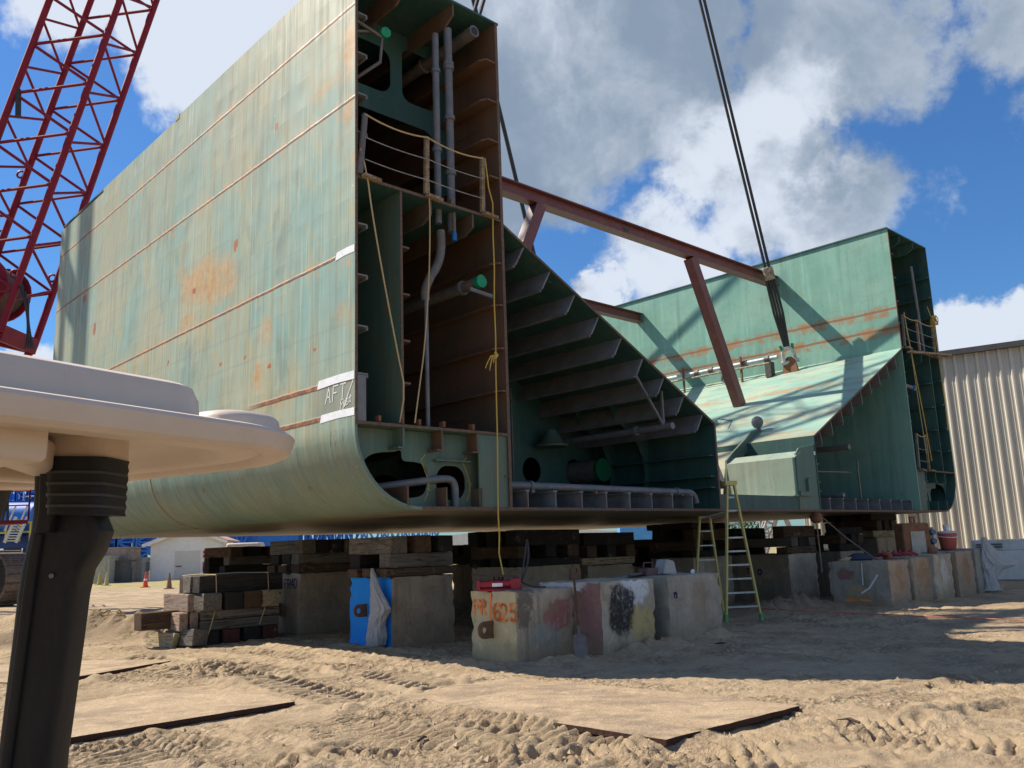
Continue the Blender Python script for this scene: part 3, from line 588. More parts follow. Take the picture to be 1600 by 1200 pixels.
for z,l,h in ((4.47,.62,.13),(2.24,1.2,.14),(1.62,1.1,.13)):
    mb=MB();mb.prism([(0.004,z-h/2),(l*.5,z-h/2+.01),(l,z-h/2-.01),(l-.05,z+h/2),(l*.4,z+h/2+.01),(.004,z+h/2)],lambda u,v,w:(w,u,v),-.006,-.002);hb('tape_strip',mb,TAPE)
mb=MB();write(mb,'AFT',(-.002,.92,1.87),(0,-1,.0),(0,-.12,1),(-1,0,0),.27,.022,.85);write(mb,'/',(-.002,.36,1.74),(0,-1,0),(0,-.25,1),(-1,0,0),.36,.02);write(mb,'Post',(-.002,.44,1.70),(0,-1,0.3),(0,-.12,1),(-1,0,0),.16,.018,.55);hb('chalk_mark',mb,CHALK,lab='chalk letters AFT/Post')
SCRP=m_mark('scraped_paint',(.42,.5,.42),.45,.6)
for s0,k in ((.35,1),(.6,1),(.75,.8),(1.9,1),(3.4,1.),(4.2,.9)):
    mb=MB();pts=[(BR-(BR+.004)*math.cos(R_(a))-.002,s0+.12*math.sin(a*.05),BR-(BR+.004)*math.sin(R_(a))) for a in range(0,int(72*k),6)]
    for a,b in zip(pts[:-1],pts[1:]):
        a,b=V(a),V(b);nn=nz(V((a.x-BR,0,a.z-BR)));mb.bar(a,b,.014,.004,nn)
    hb('chalk_mark',mb,SCRP)
pts=[V((BR-(BR+.006)*math.cos(R_(a)),8.93,BR-(BR+.006)*math.sin(R_(a)))) for a in range(0,86,6)];mb=MB()
for a,b in zip(pts[:-1],pts[1:]): mb.bar(a,b,.05,.01,nz(V((a.x-BR,0,a.z-BR))))
hb('weld_seam',mb,m_plain('seam_rust',(.24,.13,.08),(.3,.24,.17),.8,0,6))
# chalk on the tank floors
for t in (1.62,2.6):
    mb=MB();strokes(mb,[[(0.1,1.0),(0,.9),(.05,.8),(.14,.6),(.17,.45),(.14,.3),(.08,.18)],[(.12,.55),(.2,.5),(.15,.44)],[(.13,.4),(.2,.36)]],(t-.16+.12,.30,.0),(1,0,0),(0,0,1),(0,-1,0),.012);hb('chalk_mark',mb,ROPY)
# ------------------------------------------------------------------ slings
def sling(top,bot,lab,parts=True,spread=.16,n=2):
    e=empty('lifting_sling',bot,label=lab,cat='sling',group='wire rope slings lifting the hull section')
    top=V(top)-V(bot);dr=nz(top);sd=nz(dr.cross(V((.3,1,0))))
    for k in range(n):
        o_=sd*spread*(k-.5*(n-1))
        MB().tube([dr*3.0+o_*.8,top+o_],.05,8).build('wire_rope',BLKR,e,smooth=True)
    if parts:
        for k in range(4):
            o_=sd*.085*(k-1.5)
            MB().tube([dr*.42+o_*.5,dr*1.6+o_*1.1,dr*3.1+o_],.045,8).build('wire_rope',BLKR,e,smooth=True)
        mb=MB();mb.bar(dr*2.75,dr*3.2,.34,.2,sd.cross(dr));mb.build('wear_sleeve',SLEEVE,e,bevel=.03)
        mb=MB();pts=[V((.0,0,0))+sd*.19*math.cos(R_(a))+dr*(.16+.24*math.sin(R_(a))) for a in range(-10,191,20)];mb.tube([-dr*.12+sd*.2]+pts+[-dr*.12-sd*.2],.06,10);mb.tube([-dr*.1+sd*.3,-dr*.1-sd*.3],.07,10);mb.build('shackle',SHK,e,smooth=True)
        MB().tube([dr*.3+sd*.17,dr*.5+sd*.2],.05,8).build('thimble',CAPG,e);MB().tube([dr*.3-sd*.17,dr*.5-sd*.2],.05,8).build('thimble',CAPG,e)
    else:
        MB().tube([V((0,0,0)),dr*3.0],.07,8).build('wire_rope',BLKR,e,smooth=True)
    return e
def linehit(p0,dxdy,s,y):      # world point on hull plane s=const for photo line x=p0.x+dxdy*(y-p0.y)
    x=p0[0]+dxdy*(y-p0[1]);d=ray(x,y);O_=HW(0,s,0);return CAM+d*((O_-CAM).dot(L)/d.dot(L))
h1=linehit((1100,0),.249,4.06,-640)
sling(h1,HW(22.25,4.06,6.05),'pair of black wire ropes with a tan sleeve shackled to the sunlit hopper slope')
sling(h1,HW(W-22.25,4.06,6.05),'short bit of wire ropes rising behind the top corner of the tall near wing',spread=.2)
b2=None
best=None
for k in range(60):
    s_=11+.1*k;P=HW(22.25,s_,6.05)-CAM;z_=P.dot(Fv);x=800+FPX*P.dot(Rv)/z_;y=600-FPX*P.dot(Uv)/z_;e_=abs(x-(739+.238*y))
    if best is None or e_<best[0]:best=(e_,s_)
h2=linehit((739,0),.238,best[1],-560)
sling(h2,HW(22.25,best[1],6.05),'lone dark wire rope slanting behind the maroon beam close to the near wing',False,.09)
# ------------------------------------------------------------------ ropes hanging in front of the hull
def rope(name,pts,r,mat,lab,cat='rope',grp=None):
    o=MB().tube(pts,r*.82,7).build(name,mat,None,smooth=True);return tag(o,lab,cat,grp)
def wob(a,b,n=14,k=.02):
    a,b=V(a),V(b);return [a.lerp(b,i/n)+V((rng.uniform(-k,k),rng.uniform(-k,k),0)) for i in range(n+1)]
def curve3(a,b,c,n=16):
    a,b,c=V(a),V(b),V(c);return [a.lerp(b,k/n).lerp(b.lerp(c,k/n),k/n) for k in range(n+1)]
rp=[HW(.08,-.06,6.3),HW(.16,-.06,6.05),HW(.24,-.06,5.7)]+[HW(.24+.72*(k/10)**1.15,-.06,5.7-3.5*k/10) for k in range(1,11)]+[HW(.965,-.05,1.9),HW(.95,.05,1.5)]
rope('hanging_rope',rp,.016,ROPE,'tan rope slanting from the first rail post to the edge of the inner plate','rope','ropes hanging down the cut face')
rp=[HW(1.56,-.06,6.95),HW(1.6,-.06,5.6)]+[HW(1.6-.2*(k/10)**2,-.06,5.6-2.9*k/10) for k in range(1,11)]+[HW(1.2,-.05,1.5)]
rope('hanging_rope',rp,.014,ROPE,'tan rope hanging from the middle rail post down to the tank top','rope','ropes hanging down the cut face')
pend=gp(776,915,1.02)
rp=[HW(3.03,-.06,7.0),HW(3.1,-.06,6.4),HW(3.2,-.06,6.1)]+[HW(3.2-.1*k/9,-.06,6.1-6.2*k/9)+V((rng.uniform(-.01,.01),0,0)) for k in range(1,10)]
rp+=[HW(3.1,-.07,-.45),HW(3.06,-.09,-.8),HW(3.09,-.12,-1.05),HW(3.05,-.2,-1.2)]
rope('hanging_rope',rp,.015,ROPY,'yellow rope hanging from the right rail post past the hull bottom to the red pump','rope','ropes hanging down the cut face')
mb=MB();k0=HW(3.1,-.1,2.95)
for a,b in ((-.10,-.26),(-.17,-.22),(-.03,-.13)): mb.tube([k0,k0+V((a*.4,0,-.01)),k0+V((a*.8,.01,b*.6)),k0+V((a,0.02,b))],[.012,.013,.012,.007],6)
mb.tube([k0+V((0,0,.06)),k0+V((0.03,0,0)),k0+V((0,0,-.06))],[.02,.035,.02],8);tag(mb.build('rope_knot',ROPY,None,smooth=True),'frayed yellow knot tied in the rope beside the brown bulkhead edge','rope')
# guard rails
def guard(tt,s,zb,lab,hh=1.18,mir=False):
    e=empty('guard_rail',HW(tt[1],s,zb),label=lab,cat='guard rail');inv=V(e.location)
    def P(t,z,ds=0): return HW(t,s+ds,z)-inv
    for i,t in enumerate(tt):
        le=-.06 if i==0 else 0
        a=P(t-.03+le,zb+.02);b=P(t-le*.3,zb+hh);MB().bar(a,b,.075,.06,L).build('post',WOODP if i else PIPD,e)
        MB().bar(P(t-.05,zb-.02,-.05),P(t+.3,zb-.04,-.05),.1,.05).build('clamp_board',WOODP,e)
    for zz,sg in ((hh-.02,.13),(.72,.05),(.3,.04)):
        pts=[]
        for a,b in zip(tt[:-1],tt[1:]):
            for k in range(9):
                f=k/9;pts.append(P(a+(b-a)*f,zb+zz-sg*4*f*(1-f)*.6,-.03))
        pts.append(P(tt[-1],zb+zz,-.03));MB().tube(pts,.014 if zz>1 else .009,6).build('wire',ROPE if zz>1 else WIRE,e)
    return e
guard((.17,1.57,2.97),-.04,ZD+.03,'temporary wooden post guard rail with sagging wires on the near wing deck')
guard((23.0,24.25,25.7),-.04,ZD+.03,'temporary guard rail of posts and wires on the far starboard wing deck',1.2)
guard((22.95,23.75),-.04,ZT+.03,'short low guard rail on the tank top of the far starboard wing',1.25)
mb=MB();mb.bar(HW(22.9,-.15,5.62),HW(26.9,-.15,6.02),.1,.06);tag(mb.build('scaffold_board',WOODP),'loose plank sticking out past the starboard wing deck','plank')
pipe('pipe',[(25.0,.2,9.3),(25.25,.2,6.0)],.06,PIPE)
o=pipe('pipe',[(22.75,.1,4.45),(23.5,.1,4.42)],.07,PIPE);hb('cap',MB().tube([(23.45,.1,4.42),(23.62,.1,4.42)],.11,12),CAPB,o)
rope('hanging_rope',[HW(23.05,-.1,7.1),HW(23.1,-.1,6.4),HW(23.35,-.1,5.2),HW(23.7,-.1,3.2),HW(23.9,-.1,1.8)],.018,ROPY,'yellow rope slanting down the inner half of the far wing','rope','ropes down the starboard wing')
rope('hanging_rope',[HW(23.0,-.12,7.0),HW(23.2,-.12,5.8),HW(23.3,-.12,4.),HW(23.45,-.12,2.)],.014,ROPE,'tan rope hanging straight beside the starboard wing inner edge','rope','ropes down the starboard wing')
rope('hanging_rope',[HW(25.3,-.1,7.7),HW(25.75,-.1,7.1),HW(25.8,-.1,5.9),HW(25.85,-.1,4.),HW(25.8,-.1,3.)],.018,ROPY,'yellow rope hanging from the outer rail post of the far wing','rope','ropes down the starboard wing')
mb=MB()
for k in range(7): mb.tube([HW(25.7,-.14,7.2)+V((.09*math.cos(a+k),.03*k-.1,.16*math.sin(a))) for a in np.linspace(0,6.28,14)],.014,5)
tag(mb.build('rope_coil',ROPY,None,smooth=True),'yellow rope coil hung on the outer post of the far guard rail','rope')
# ================================================================== GROUND
def vnoise(x,y,seed):
    r=np.random.RandomState(seed);N=256;tb=r.rand(N,N)
    xi=np.floor(x).astype(int);yi=np.floor(y).astype(int);fx=x-xi;fy=y-yi;fx=fx*fx*(3-2*fx);fy=fy*fy*(3-2*fy)
    a=tb[xi%N,yi%N];b=tb[(xi+1)%N,yi%N];c=tb[xi%N,(yi+1)%N];d=tb[(xi+1)%N,(yi+1)%N]
    return (a*(1-fx)+b*fx)*(1-fy)+(c*(1-fx)+d*fx)*fy-.5
def axis(lo,hi,step,far,g=1.16):
    m=list(np.arange(lo,hi,step));s=step;p=m[-1]
    while p<far: s*=g;p+=s;m.append(p)
    s=step;p=m[0];o=[]
    while p>-far: s*=g;p-=s;o.append(p)
    return np.array(o[::-1]+m)
gx=axis(-8.,8.5,.03,1500,1.07);gy=axis(6.0,17.5,.033,1500,1.07)
GX,GY=np.meshgrid(gx,gy,indexing='ij')
near=1/(1+np.exp((np.hypot(GX,GY-12)-32)/3))
HG=near*(.05*vnoise(GX*.35,GY*.35,1)+.012*vnoise(GX*1.1+9,GY*1.1,2))
clod=np.clip(vnoise(GX*3.1,GY*3.1,3)+.6*vnoise(GX*6.5,GY*6.5,4),0,1)
patch=np.clip(vnoise(GX*.45+40,GY*.45,5)*2.2+.35,0,1)
HG+=near*patch*(.035*clod+.05*vnoise(GX*9,GY*9,6)+.035*vnoise(GX*19,GY*19,8))+near*(.016*vnoise(GX*7,GY*7,7)+.024*vnoise(GX*15,GY*15,9)-.03*np.clip(.06-np.abs(vnoise(GX*2.3,GY*2.3,18)),0,1)*8*np.clip(vnoise(GX*.6,GY*.6,19)*3+.4,0,1))
def seg_uv(pts):
    best=np.full(GX.shape,1e9);U=np.zeros(GX.shape);Vv=np.zeros(GX.shape);acc=0
    for a,b in zip(pts[:-1],pts[1:]):
        dx,dy=b[0]-a[0],b[1]-a[1];l=math.hypot(dx,dy);t=np.clip(((GX-a[0])*dx+(GY-a[1])*dy)/l/l,0,1)
        ex=GX-(a[0]+t*dx);ey=GY-(a[1]+t*dy);dd=np.hypot(ex,ey);sg=np.sign(dx*ey-dy*ex);k=dd<best
        best[k]=dd[k];U[k]=(acc+t*l)[k];Vv[k]=(dd*sg)[k];acc+=l
    return U,Vv
def P2(l): return [tuple(gp(x,y))[:2] for x,y in l]
# cleat prints pressed in the sand: photographed band, half width, pitch, height, chevron
for l,hw,pi,h,ch in (([(225,1030),(500,1082),(760,1145),(900,1190)],.34,.20,.10,.7),([(420,1020),(620,1060),(860,1110)],.30,.2,.09,-.6),([(90,1175),(250,1150),(420,1198)],.35,.17,.075,.8),
    ([(140,1060),(330,1040),(480,1052)],.3,.2,.05,.5),([(1270,1192),(1440,1155),(1640,1118)],.42,.22,.07,.6),([(1180,1160),(1400,1120),(1640,1080)],.16,.16,.03,.0),([(1380,1095),(1500,1068),(1640,1040)],.45,.24,.065,.6),
    ([(540,1175),(760,1180),(960,1172)],.3,.15,.06,-.7),([(260,1125),(360,1180),(420,1215)],.25,.09,.03,.2),([(700,1075),(820,1085)],.3,.2,.03,.5),([(1000,1190),(1120,1185),(1250,1200)],.35,.16,.06,.6),([(360,1018),(560,1045),(900,1075)],.25,.24,.03,.4),([(620,1110),(800,1135),(1000,1150)],.55,.13,.05,.15),([(120,1165),(260,1190)],.6,.13,.05,.1),([(480,1120),(640,1165),(760,1210)],.5,.12,.045,.2),([(900,1185),(1250,1190)],.45,.14,.05,.5),([(1250,1130),(1420,1100),(1620,1062)],.5,.15,.04,.2),([(1100,1175),(1350,1150),(1620,1160)],.55,.13,.045,.3),([(150,1045),(400,1060)],.5,.13,.04,.2),([(420,1000),(700,1035)],.3,.2,.04,.3)):
    U,v=seg_uv(P2(l));m_=np.clip((hw-np.abs(v))/.06,0,1)*near
    jit=.25*vnoise(GX*1.7,GY*1.7,11)+.05*vnoise(GX*8,GY*8,12);ph=(U+np.abs(v)*ch+jit*.5)/pi
    lug=np.clip(2.2*np.sin(2*np.pi*ph)+1.6*vnoise(GX*7+1,GY*7,15),-1,1);keep=np.clip(vnoise(GX*1.3+3,GY*1.3,13)*2.5+.75,0,1)
    HG=HG*(1-.45*m_)+m_*keep*h*(lug*.62-.3)+np.exp(-((np.abs(v)-hw-.06)/.07)**2)*.03*near
# smoother, driven-over sand in the open right part and below the plates
PLATES=[((-4.23,8.3),(-2.53,9.96),(-4.1,11.78),(-5.8,10.12)),((1.13,7.29),(2.66,8.68),(-.12,11.55),(-1.65,10.16)),((-6.6,12.1),(-5.65,14.35),(-8.6,15.4),(-9.5,13.2)),((-7.,7.5),(-5.0,8.4),(-6.3,10.2),(-8.4,9.3))]
def inside(poly,gr=0):
    c=np.array(poly).mean(0);m_=np.ones(GX.shape);n=len(poly)
    for i in range(n):
        a=poly[i];b=poly[(i+1)%n];nx,ny=-(b[1]-a[1]),(b[0]-a[0]);l=math.hypot(nx,ny);d_=((GX-a[0])*nx+(GY-a[1])*ny)/l
        m_=np.minimum(m_,np.clip((d_+gr)/.12,0,1))
    return m_
for i,pz in enumerate(PLATES[:]):
    k=inside(pz,-.02);HG=HG*(1-k)+k*(-.02)
for (a,b) in ((PLATES[0][0],PLATES[0][1]),(PLATES[1][0],PLATES[1][1]),(PLATES[2][0],PLATES[2][1])):
    dx,dy=b[0]-a[0],b[1]-a[1];l=math.hypot(dx,dy);nx,ny=dy/l,-dx/l;d_=(GX-a[0])*nx+(GY-a[1])*ny;t_=((GX-a[0])*dx+(GY-a[1])*dy)/l
    k=np.exp(-((d_-.06)/.16)**2)*np.clip((t_+.1)/.15,0,1)*np.clip((l-t_)/.3,0,1);HG=HG*(1-.8*k)-.035*k
# ruts and the dug pits / piles at the blocks
def bump(x,y,r,h,sq=1.,an=0):
    global HG
    c,s=math.cos(an),math.sin(an);dx=(GX-x)*c+(GY-y)*s;dy=-(GX-x)*s+(GY-y)*c
    HG=HG+h*np.exp(-(dx*dx+(dy/sq)**2)/r/r)*(1+.9*vnoise(GX*5,GY*5,21)+.6*vnoise(GX*11,GY*11,22))
for (a,b) in ((PLATES[1][3],PLATES[1][0]),(PLATES[0][3],PLATES[0][0])):
    dx,dy=b[0]-a[0],b[1]-a[1];l=math.hypot(dx,dy);nx,ny=dy/l,-dx/l;d_=(GX-a[0])*nx+(GY-a[1])*ny;t_=((GX-a[0])*dx+(GY-a[1])*dy)/l
    HG=HG+.055*np.exp(-((d_+.02)/.2)**2)*np.clip((t_+.3)/.3,0,1)*np.clip((l*.82-t_)/.5,0,1)*(1+1.2*vnoise(GX*4,GY*4,41))
bump(.55,12.85,.4,.09,.5,.5);bump(-.35,12.75,.4,.04,.6);bump(1.75,13.5,.4,.10,.6,.7);bump(2.25,14.2,.45,.16,.6,.8);bump(3.3,15.5,.45,.2,.6,.8);bump(-.95,13.2,.25,.06)
bump(6.9,21.8,.8,.28,.7);bump(5.9,21.2,.5,.15);bump(13.4,26.2,.9,.3,.6,.7);bump(10.3,22.6,.6,.2,.6,.8);bump(9.2,21.1,.5,.14)
bump(-9.6,19.8,1.6,.42,.5,-.15);bump(-7.9,19.1,1.0,.25,.6,-.1);bump(-12,21.5,1.8,.4,.5);bump(-3.6,11.5,.6,.06);bump(-4.7,13.3,.9,.07,.6,-.5)
bump(3.6,7.8,.22,.10);bump(1.4,7.6,.3,.07)
HG-=near*.04*np.exp(-((GX-4.6)**2+(GY-14.5)**2)/9)
n0,n1=GX.shape;vs=np.stack([GX,GY,HG],-1).reshape(-1,3)
me=bpy.data.meshes.new('ground');me.vertices.add(n0*n1);me.vertices.foreach_set('co',vs.ravel())
idx=np.arange(n0*n1).reshape(n0,n1);q=np.stack([idx[:-1,:-1],idx[1:,:-1],idx[1:,1:],idx[:-1,1:]],-1).reshape(-1,4)
nf=len(q);me.loops.add(nf*4);me.loops.foreach_set('vertex_index',q.ravel());me.polygons.add(nf);me.polygons.foreach_set('loop_start',np.arange(nf)*4);me.polygons.foreach_set('loop_total',np.full(nf,4));me.polygons.foreach_set('use_smooth',np.ones(nf,bool));me.update(calc_edges=True)
def gz(x,y):
    i=min(max(np.searchsorted(gx,x)-1,0),n0-2);j=min(max(np.searchsorted(gy,y)-1,0),n1-2);return float(max(HG[i,j],HG[i+1,j],HG[i,j+1],HG[i+1,j+1]))
def m_ground():
    g=G('rutted_sandy_dirt');p=g.pos();x,y,z=g.sep(p)
    a=g.noise(p,.22,5,.6);b=g.noise(p,1.5,7,.7);c=g.noise(p,14,6,.75);
    col=g.mx(g.rg(a,.3,.7),(.48,.36,.23),(.41,.305,.19));col=g.mx(g.mt('MULTIPLY',g.rg(b,.45,.7),.55),col,(.27,.19,.115));col=g.mx(g.mt('MULTIPLY',g.rg(b,.5,.3),.4),col,(.58,.45,.30))
    col=g.mx(g.mt('MULTIPLY',g.rg(c,.45,.75),.45),col,(.24,.17,.105));col=g.mx(g.mt('MULTIPLY',g.rg(g.noise(p,45,4,.7),.58,.7),.5),col,(.16,.11,.075))
    st=g.noise(g.map(p,(.5,3.2,1),rot=(0,0,.5)),1.1,6,.7);col=g.mx(g.mt('MULTIPLY',g.rg(st,.52,.7),.3),col,(.28,.2,.125))
    vc=g.vor(g.vadd(p,g.noise(p,6,3,out='Color'),.25),11.);vm=g.rg(g.noise(g.map(p,(1,1,1),loc=(5,5,0)),.9,4,.6),.47,.6);col=g.mx(g.mt('MULTIPLY',g.mt('MULTIPLY',g.rg(vc,.34,.62),vm),.55),col,(.22,.155,.1))
    wet=g.blob(g.vadd(p,g.noise(p,.6,4,.6,out='Color'),2.),(-10.,20.,1.),(5.,2.2,3.));col=g.mx(g.mt('MULTIPLY',wet,.75),col,(.12,.085,.055))
    # dry grass towards the far left yard
    gr=g.mt('MULTIPLY',g.rg(y,50,60),g.rg(g.noise(p,.12,4),.35,.6));col=g.mx(gr,col,g.mx(b,(.42,.33,.14),(.26,.25,.10)))
    h=g.mt('ADD',g.mt('ADD',g.mt('MULTIPLY',c,.6),g.mt('MULTIPLY',b,.8)),g.mt('MULTIPLY',g.noise(p,34,5,.75),.45));h=g.mt('SUBTRACT',h,g.mt('MULTIPLY',g.mt('MULTIPLY',vc,vm),1.1))
    return g.out(col,.95,0,h,1.,.05,.15)
me.materials.append(m_ground());go=bpy.data.objects.new('ground',me);COL.objects.link(go);tag(go,'rutted tan dirt yard with tread prints','ground',kind='structure')
# loose clods
cl=MB();r=np.random.RandomState(3)
for i in range(8000):
    if i<6400: x,y=r.uniform(-6,7),r.uniform(6.8,15)
    elif i<7200: a=r.rand();x,y=-.3+2.6*a+r.normal(0,.35),12.7+2.2*a+r.normal(0,.25)
    else: x,y=r.uniform(-10,-4),r.uniform(10,20)
    if vnoise(np.array([x*.8]),np.array([y*.8]),31)[0]<-.05: continue
    s_=.009+.034*r.rand()**4;z=gz(x,y)-.2*s_-.012;ps=[]
    for d in ((1,0,0),(0,1,0),(-1,0,0),(0,-1,0),(0,0,1),(0,0,-1)):
        k=s_*r.uniform(.6,1.3);ps.append((x+d[0]*k+r.normal(0,.2)*s_,y+d[1]*k+r.normal(0,.2)*s_,z+d[2]*k*.8))
    cl.add(ps,[(0,1,4),(1,2,4),(2,3,4),(3,0,4),(1,0,5),(2,1,5),(3,2,5),(0,3,5)])
def m_clod():
    g=G('dirt_clod');p=g.pos();n=g.noise(p,6,5,.7);return g.out(g.mx(n,(.48,.365,.24),(.30,.22,.14)),.95,0,n,.6,.02,.1)
tag(cl.build('dirt_clods',m_clod(),fix=False),'small loose clods of dry dirt scattered over the yard','dirt',kind='stuff')
# steel road plates
def m_plate():
    g=G('sandy_road_plate');p=g.pos();a=g.noise(p,.9,6,.7);b=g.noise(p,5,7,.75);st=g.noise(g.map(p,(1.,1.6,1),rot=(0,0,-.6)),1.2,7,.72,.5)
    col=g.mx(g.rg(a,.35,.65),(.46,.34,.215),(.375,.27,.17));col=g.mx(g.mt('MULTIPLY',g.rg(b,.48,.64),.75),col,(.54,.41,.265));col=g.mx(g.mt('MULTIPLY',g.rg(st,.46,.62),.62),col,(.22,.165,.125));col=g.mx(g.mt("MULTIPLY",g.rg(g.noise(p,22,5,.75),.52,.7),.5),col,(.24,.17,.11))
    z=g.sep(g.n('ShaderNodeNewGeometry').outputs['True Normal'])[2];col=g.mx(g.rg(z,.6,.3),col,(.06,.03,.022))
    return g.out(col,.85,0,g.mt('ADD',g.mt('ADD',b,a),g.mt('MULTIPLY',g.noise(p,20,6,.75),.5)),.9,.03,.2)
MPL=m_plate()
for i,(pz,lab) in enumerate(zip(PLATES,('sand dusted steel road plate with a straight dark edge, in the left foreground','long rust stained steel road plate with its near corner raised, in the centre foreground','steel road plate lying left of the timber pile, mostly behind the cart post','steel road plate at the bottom left corner behind the cart post'))):
    mb=MB();n=len(pz);c=np.array(pz).mean(0);zt=[.022,.02,.02,.02][i]
    up=[.012,.006,-.02,-.01] if i!=1 else [.04,.012,-.022,-.022]
    a,b,c_,d_=[V((*q,0)) for q in pz];N=14;vs=[];rr=np.random.RandomState(i)
    ul=[V((p.x,p.y,zt+u)) for p,u in zip((a,b,c_,d_),up)]
    for u in range(N+1):
        for v in range(N+1):
            p=(ul[0].lerp(ul[1],u/N)).lerp(ul[3].lerp(ul[2],u/N),v/N)
            if u in(0,N) or v in (0,N): p=p+V((rr.normal(0,.006),rr.normal(0,.006),0))
            p.z+=.012*math.sin(u*.5+i)*math.sin(v*.4);vs.append(p)
    nn=len(vs);fs=[]
    for u in range(N):
        for v in range(N):
            k=u*(N+1)+v;fs.append((k,k+N+1,k+N+2,k+1));fs.append((nn+k,nn+k+1,nn+k+N+2,nn+k+N+1))
    ring=[u*(N+1) for u in range(N+1)]+[N*(N+1)+v for v in range(1,N+1)]+[u*(N+1)+N for u in range(N-1,-1,-1)]+[v for v in range(N-1,0,-1)]
    for k in range(len(ring)): x,y=ring[k],ring[(k+1)%len(ring)];fs.append((x,nn+x,nn+y,y))
    mb.add(vs+[v-V((0,0,.05)) for v in vs],fs);o=mb.build('road_plate',MPL);tag(o,lab,'steel plate','steel road plates laid on the dirt')

for i,(x,y,l,an,lab) in enumerate(((1125,1003,.22,.4,'forked dark twig lying in the hull shade on the bare dirt'),(660,1160,.16,1.2,'small broken stick lying on the sunlit tread prints'),(1330,1130,.2,2.0,'short wood splinter lying right of the raised plate corner'))):
    q=gp(x,y);mb=MB();d=V((math.cos(an),math.sin(an),0));z_=gz(q.x,q.y)+.005;mb.tube([-d*l/2,d*.02+V((0,0,.015)),d*l/2],[.012,.014,.006],6);mb.tube([d*.02+V((0,0,.015)),d*.06+V((-d.y,d.x,.1))*l*.5],[.009,.004],5);o=mb.build('twig',m_plain('dark_twig',(.07,.045,.03),None,.9),None);o.location=(q.x,q.y,z_);tag(o,lab,'twig')
# ================================================================== CONCRETE BLOCKS, TIMBER CRIBBING
TW=V((T.x,T.y,0)).normalized();LW=V((L.x,L.y,0)).normalized();RZ=math.atan2(TW.y,TW.x)
C1=m_conc('grey_brown_concrete',(.46,.36,.25),(.34,.265,.185),(((.34,.10,.09),(.25,-.55,.6),(.45,.4,.36),.75),((.13,.10,.08),(-.45,-.55,.8),(.25,.4,.5),.8),((.30,.32,.30),(0,-.55,.3),(.4,.4,.3),.5)))
CDK=m_conc('stained_concrete',(.37,.28,.185),(.27,.21,.145))
CPALE=m_conc('pale_scuffed_concrete',(.53,.43,.31),(.36,.29,.21),(((.62,.60,.56),(0,-.6,.7),(.4,.3,.5),.6),))
CYE=m_conc('cream_painted_concrete',(.60,.48,.25),(.52,.43,.26),(((.5,.43,.27),(-.6,0,.5),(.3,.9,.8),.5),),.5)
CPUR=m_conc('maroon_painted_concrete',(.30,.15,.135),(.26,.17,.14),(((.66,.64,.6),(-.6,.1,1.05),(.5,.7,.2),.9),((.2,.19,.18),(-.6,0,.15),(.3,.8,.3),.8)))
CBW=m_conc('peeling_black_and_white_paint',(.50,.41,.30),(.42,.34,.24),(((.72,.70,.67),(.1,-.6,.95),(.62,.4,.45),.9),((.025,.024,.024),(-.2,-.6,.62),(.5,.4,.6),.95),((.56,.40,.14),(.35,-.6,.35),(.5,.4,.45),.8)))
CTAN=m_conc('tan_mottled_concrete',(.48,.38,.28),(.37,.30,.225),(((.36,.25,.14),(.1,-.6,.6),(.4,.3,.6),.5),))
CGR=m_conc('smooth_grey_concrete',(.33,.31,.255),(.27,.255,.21),(((.22,.10,.09),(-.6,.35,.75),(.3,.3,.25),.8),((.38,.28,.14),(-.6,0,.25),(.3,.45,.35),.7)))
CRUST=m_conc('rust_streaked_concrete',(.42,.30,.2),(.34,.27,.2),(((.33,.17,.07),(0,-.6,.6),(.5,.3,.7),.6),))
def m_blue():
    g=G('blue_sprayed_paint');c=g.tc();n=g.noise(c,3,7,.75);y=g.sep(c)[1];col=g.mx(n,(.008,.20,.66),(.02,.28,.75));pk=g.rg(g.noise(c,1.8,6,.7),.56,.7);col=g.mx(g.mt('MULTIPLY',pk,.6),col,(.32,.22,.33))
    col=g.mx(g.rg(g.noise(c,6,6,.75),.66,.7),col,(.4,.36,.28));return g.out(col,.75,0,n,.4,.02,.3)
BLUE=m_blue()
SPO=m_plain('orange_spray_paint',(.80,.20,.03),(.85,.32,.10),.8,0,12);SPR=m_plain('red_spray_paint',(.32,.05,.035),None,.8);SPB=m_plain('blue_black_spray_paint',(.03,.05,.14),None,.8)
MUD=m_plain('rusty_lug_steel',(.20,.10,.05),(.12,.07,.04),.85,0,10,.5)
BLK={}
